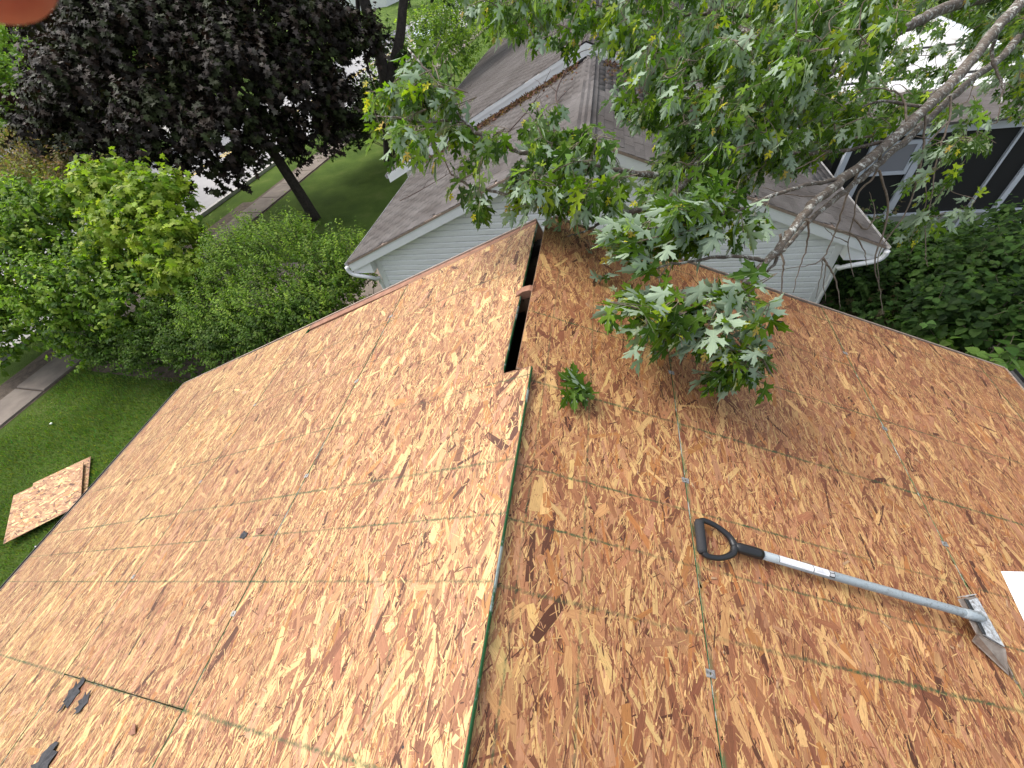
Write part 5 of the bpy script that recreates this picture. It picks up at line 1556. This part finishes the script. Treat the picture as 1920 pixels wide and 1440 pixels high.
dist0 = [np.min(np.linalg.norm(skel - o[0], axis=1)) for o in origins]
order = np.argsort(dist0)
tb = MB(); leafP, leafT, leafN, leafS, leafC = [], [], [], [], []
pet = MB()
WIND = np.array([-0.55, -0.15, 0.0])
for i in order:
    o, fl, dr = origins[i]
    dd = np.linalg.norm(skel - o, axis=1)
    # prefer an attachment on the trunk side
    j = int(np.argmin(dd + 0.35 * np.maximum(0, o[0] - skel[:, 0])))
    a = skel[j]
    L = np.linalg.norm(o - a)
    mid = (a + o) / 2 + np.array([0, 0, 0.10 * L]) + rng.normal(0, 0.03 * L + 1e-4, 3)
    td = unit((o - a) * 0.6 / max(L, .05) * 0.7 + WIND * 0.7 + np.array([0, 0, -0.12]) + rng.normal(0, .38, 3))
    tl = random.uniform(0.12, 0.26)
    o = o - td * tl * 0.5
    end = o + td * tl + np.array([0, 0, -0.02])
    P = smooth_path([a, mid, o, (o + end) / 2 + rng.normal(0, .01, 3), end], 4)
    r = min(0.0065, 0.003 + 0.003 * L)
    tb.tube(P, list(np.linspace(r, 0.0013, len(P))), 5, cap=False)
    skel = np.concatenate([skel, np.array(P[::3])])
    npair = random.randint(4, 6)
    base_t = rng.uniform(0.8, 1.25)
    yel = random.random() < 0.5
    ax = unit(np.cross(td, rng.normal(0, 1, 3)))
    for q in range(npair):
        f = (q + 0.3) / npair
        n0 = o + (end - o) * f
        ax = unit(np.cross(td, ax) + rng.normal(0, .1, 3))
        for s in (-1, 1):
            if random.random() < 0.10: continue
            tipd = unit(td * 0.45 + ax * s * 0.6 + np.array([0, 0, -0.95 * dr]) + WIND * (0.9 if dr < .6 else 0.30) + rng.normal(0, .28, 3))
            pl_ = random.uniform(0.025, 0.06)
            p0 = n0 + unit(tipd + np.array([0, 0, .5])) * pl_
            up = unit(np.array([0, 0, 0.7]) + ax * s * 0.5 + rng.normal(0, .5, 3) + WIND * -0.3)
            if random.random() < fl: up = -up + rng.normal(0, .3, 3)
            young = yel and f > 0.78
            sz = random.uniform(0.085, 0.14) * (0.5 if young else 1.0) * (1 - 0.25 * f)
            if dr < .6 and not young: sz *= 1.12
            cidx = 4 if young else rng.choice(4, p=np.array(SGW[:4]) / sum(SGW[:4]))
            col = SG[cidx] * base_t * rng.uniform(.85, 1.15)
            if young and random.random() < .5: col = np.array([0.42, 0.30, 0.07]) * rng.uniform(.8, 1.2)
            leafP.append(p0); leafT.append(tipd); leafN.append(unit(up)); leafS.append(sz); leafC.append(np.clip(col, 0, 1))
            pet.tube([n0, p0], [0.0011, 0.0008], 3, cap=False)
tag(tb.build('twigs', M_twig, sm, smooth=True, fix=False), kind='stuff')
tag(pet.build('petioles', Mat("petiole", 0.5, (0.22, 0.28, 0.08)).m, sm, fix=False), kind='stuff')
leaves(sm, T_silver, leafP, leafT, leafN, leafS, leafC, M_silver, 300, st=True)

# broken sprigs lying on the sheathing
def sprig(sd, y, n, label, flip, size, dirn=0.6):
    c = WR(sd, y, 0.01)
    o = empty('maple_sprig', c, label, 'leaf sprig', 'broken maple sprigs on the sheathing')
    o_ = WR(0, 0, 0); es = WR(1, 0, 0) - o_; eh = WR(0, 0, 1) - o_; ey = np.array([0, 1.0, 0])
    st_dir = es * math.cos(dirn) + ey * math.sin(dirn)
    b = MB(); P = [c + st_dir * t + eh * (0.004 + 0.012 * math.sin(t * 30)) for t in np.linspace(-.02, .10, 6)]
    b.tube(P, list(np.linspace(.003, .0012, 6)), 6); b.build('stem', M_twig, o, smooth=True)
    for k in range(n):
        w = dirn + math.pi + (k - (n - 1) / 2) * (4.2 / n) + random.uniform(-.3, .3)
        tipd = unit(es * math.cos(w) + ey * math.sin(w) + eh * random.uniform(-.02, .35))
        up = eh + rng.normal(0, .3, 3)
        if random.random() < flip: up = -up
        s = size * random.uniform(.75, 1.1)
        col = SG[random.choice((0, 1, 1))] * random.uniform(.75, 1.1)
        tv, tf = T_silver[k % 3]
        me = raw_mesh('leaf', tv, tf, np.repeat(col[None], len(tv), 0), tv); me.materials.append(M_silver)
        l = bpy.data.objects.new('leaf', me); COL.objects.link(l); l.parent = o
        R = frames(tipd[None], unit(up)[None])[0] * s
        p0 = P[k % len(P)] + eh * random.uniform(0.004, 0.02) + tipd * 0.012 - c
        l.matrix_local = Matrix([[R[r][q] for q in range(3)] + [p0[r]] for r in range(3)] + [[0, 0, 0, 1]])


sprig(0.25, 1.13, 9, 'dark green maple sprig lying by itself right of the ridge sheet', 0.25, 0.125, 0.2)
sprig(0.36, 1.96, 6, 'pale maple sprig showing silver undersides, high on the right slope', 0.85, 0.08, 1.2)
sprig(0.30, 2.24, 4, 'small pale sprig near the peak of the right slope', 0.85, 0.055, 2.0)

# ------------------------------------------------------------------ fingertip at the lens
fi = empty('person', at(-60, -50, 0.042), 'fingertip of the person taking the photo, at the top left corner', 'person')
b = MB()
A = at(-250, -290, 0.060); B_ = at(-66, -112, 0.044)
ax = unit(B_ - A); path = []; rad = []
Lf = np.linalg.norm(B_ - A)
R0 = 0.0068
for t in np.linspace(-2.2, 1, 26):
    path.append(A + ax * Lf * t)
    rad.append(R0 * (1.06 - 0.05 * t))
for t in np.linspace(0.12, 1.0, 12):
    path.append(A + ax * (Lf + R0 * math.sin(t * math.pi / 2))); rad.append(max(R0 * 1.0 * math.cos(t * math.pi / 2) ** 0.8, 0.0002))
b.tube(path, rad, 32)
_f = Mat("skin", 0.5); _f.color(_f.ramp(_f.noise(_f.geo(), 240, 4), [(0.3, (0.36, 0.085, 0.065)), (0.7, (0.44, 0.12, 0.09))]))
_f.b.inputs["Subsurface Weight"].default_value = 0.25; _f.b.inputs["Subsurface Radius"].default_value = (0.004, 0.0015, 0.0008)
_f.bump(_f.noise(_f.geo(), 900, 4), 0.2, 0.0002)
b.build('finger', _f.m, fi, smooth=True)
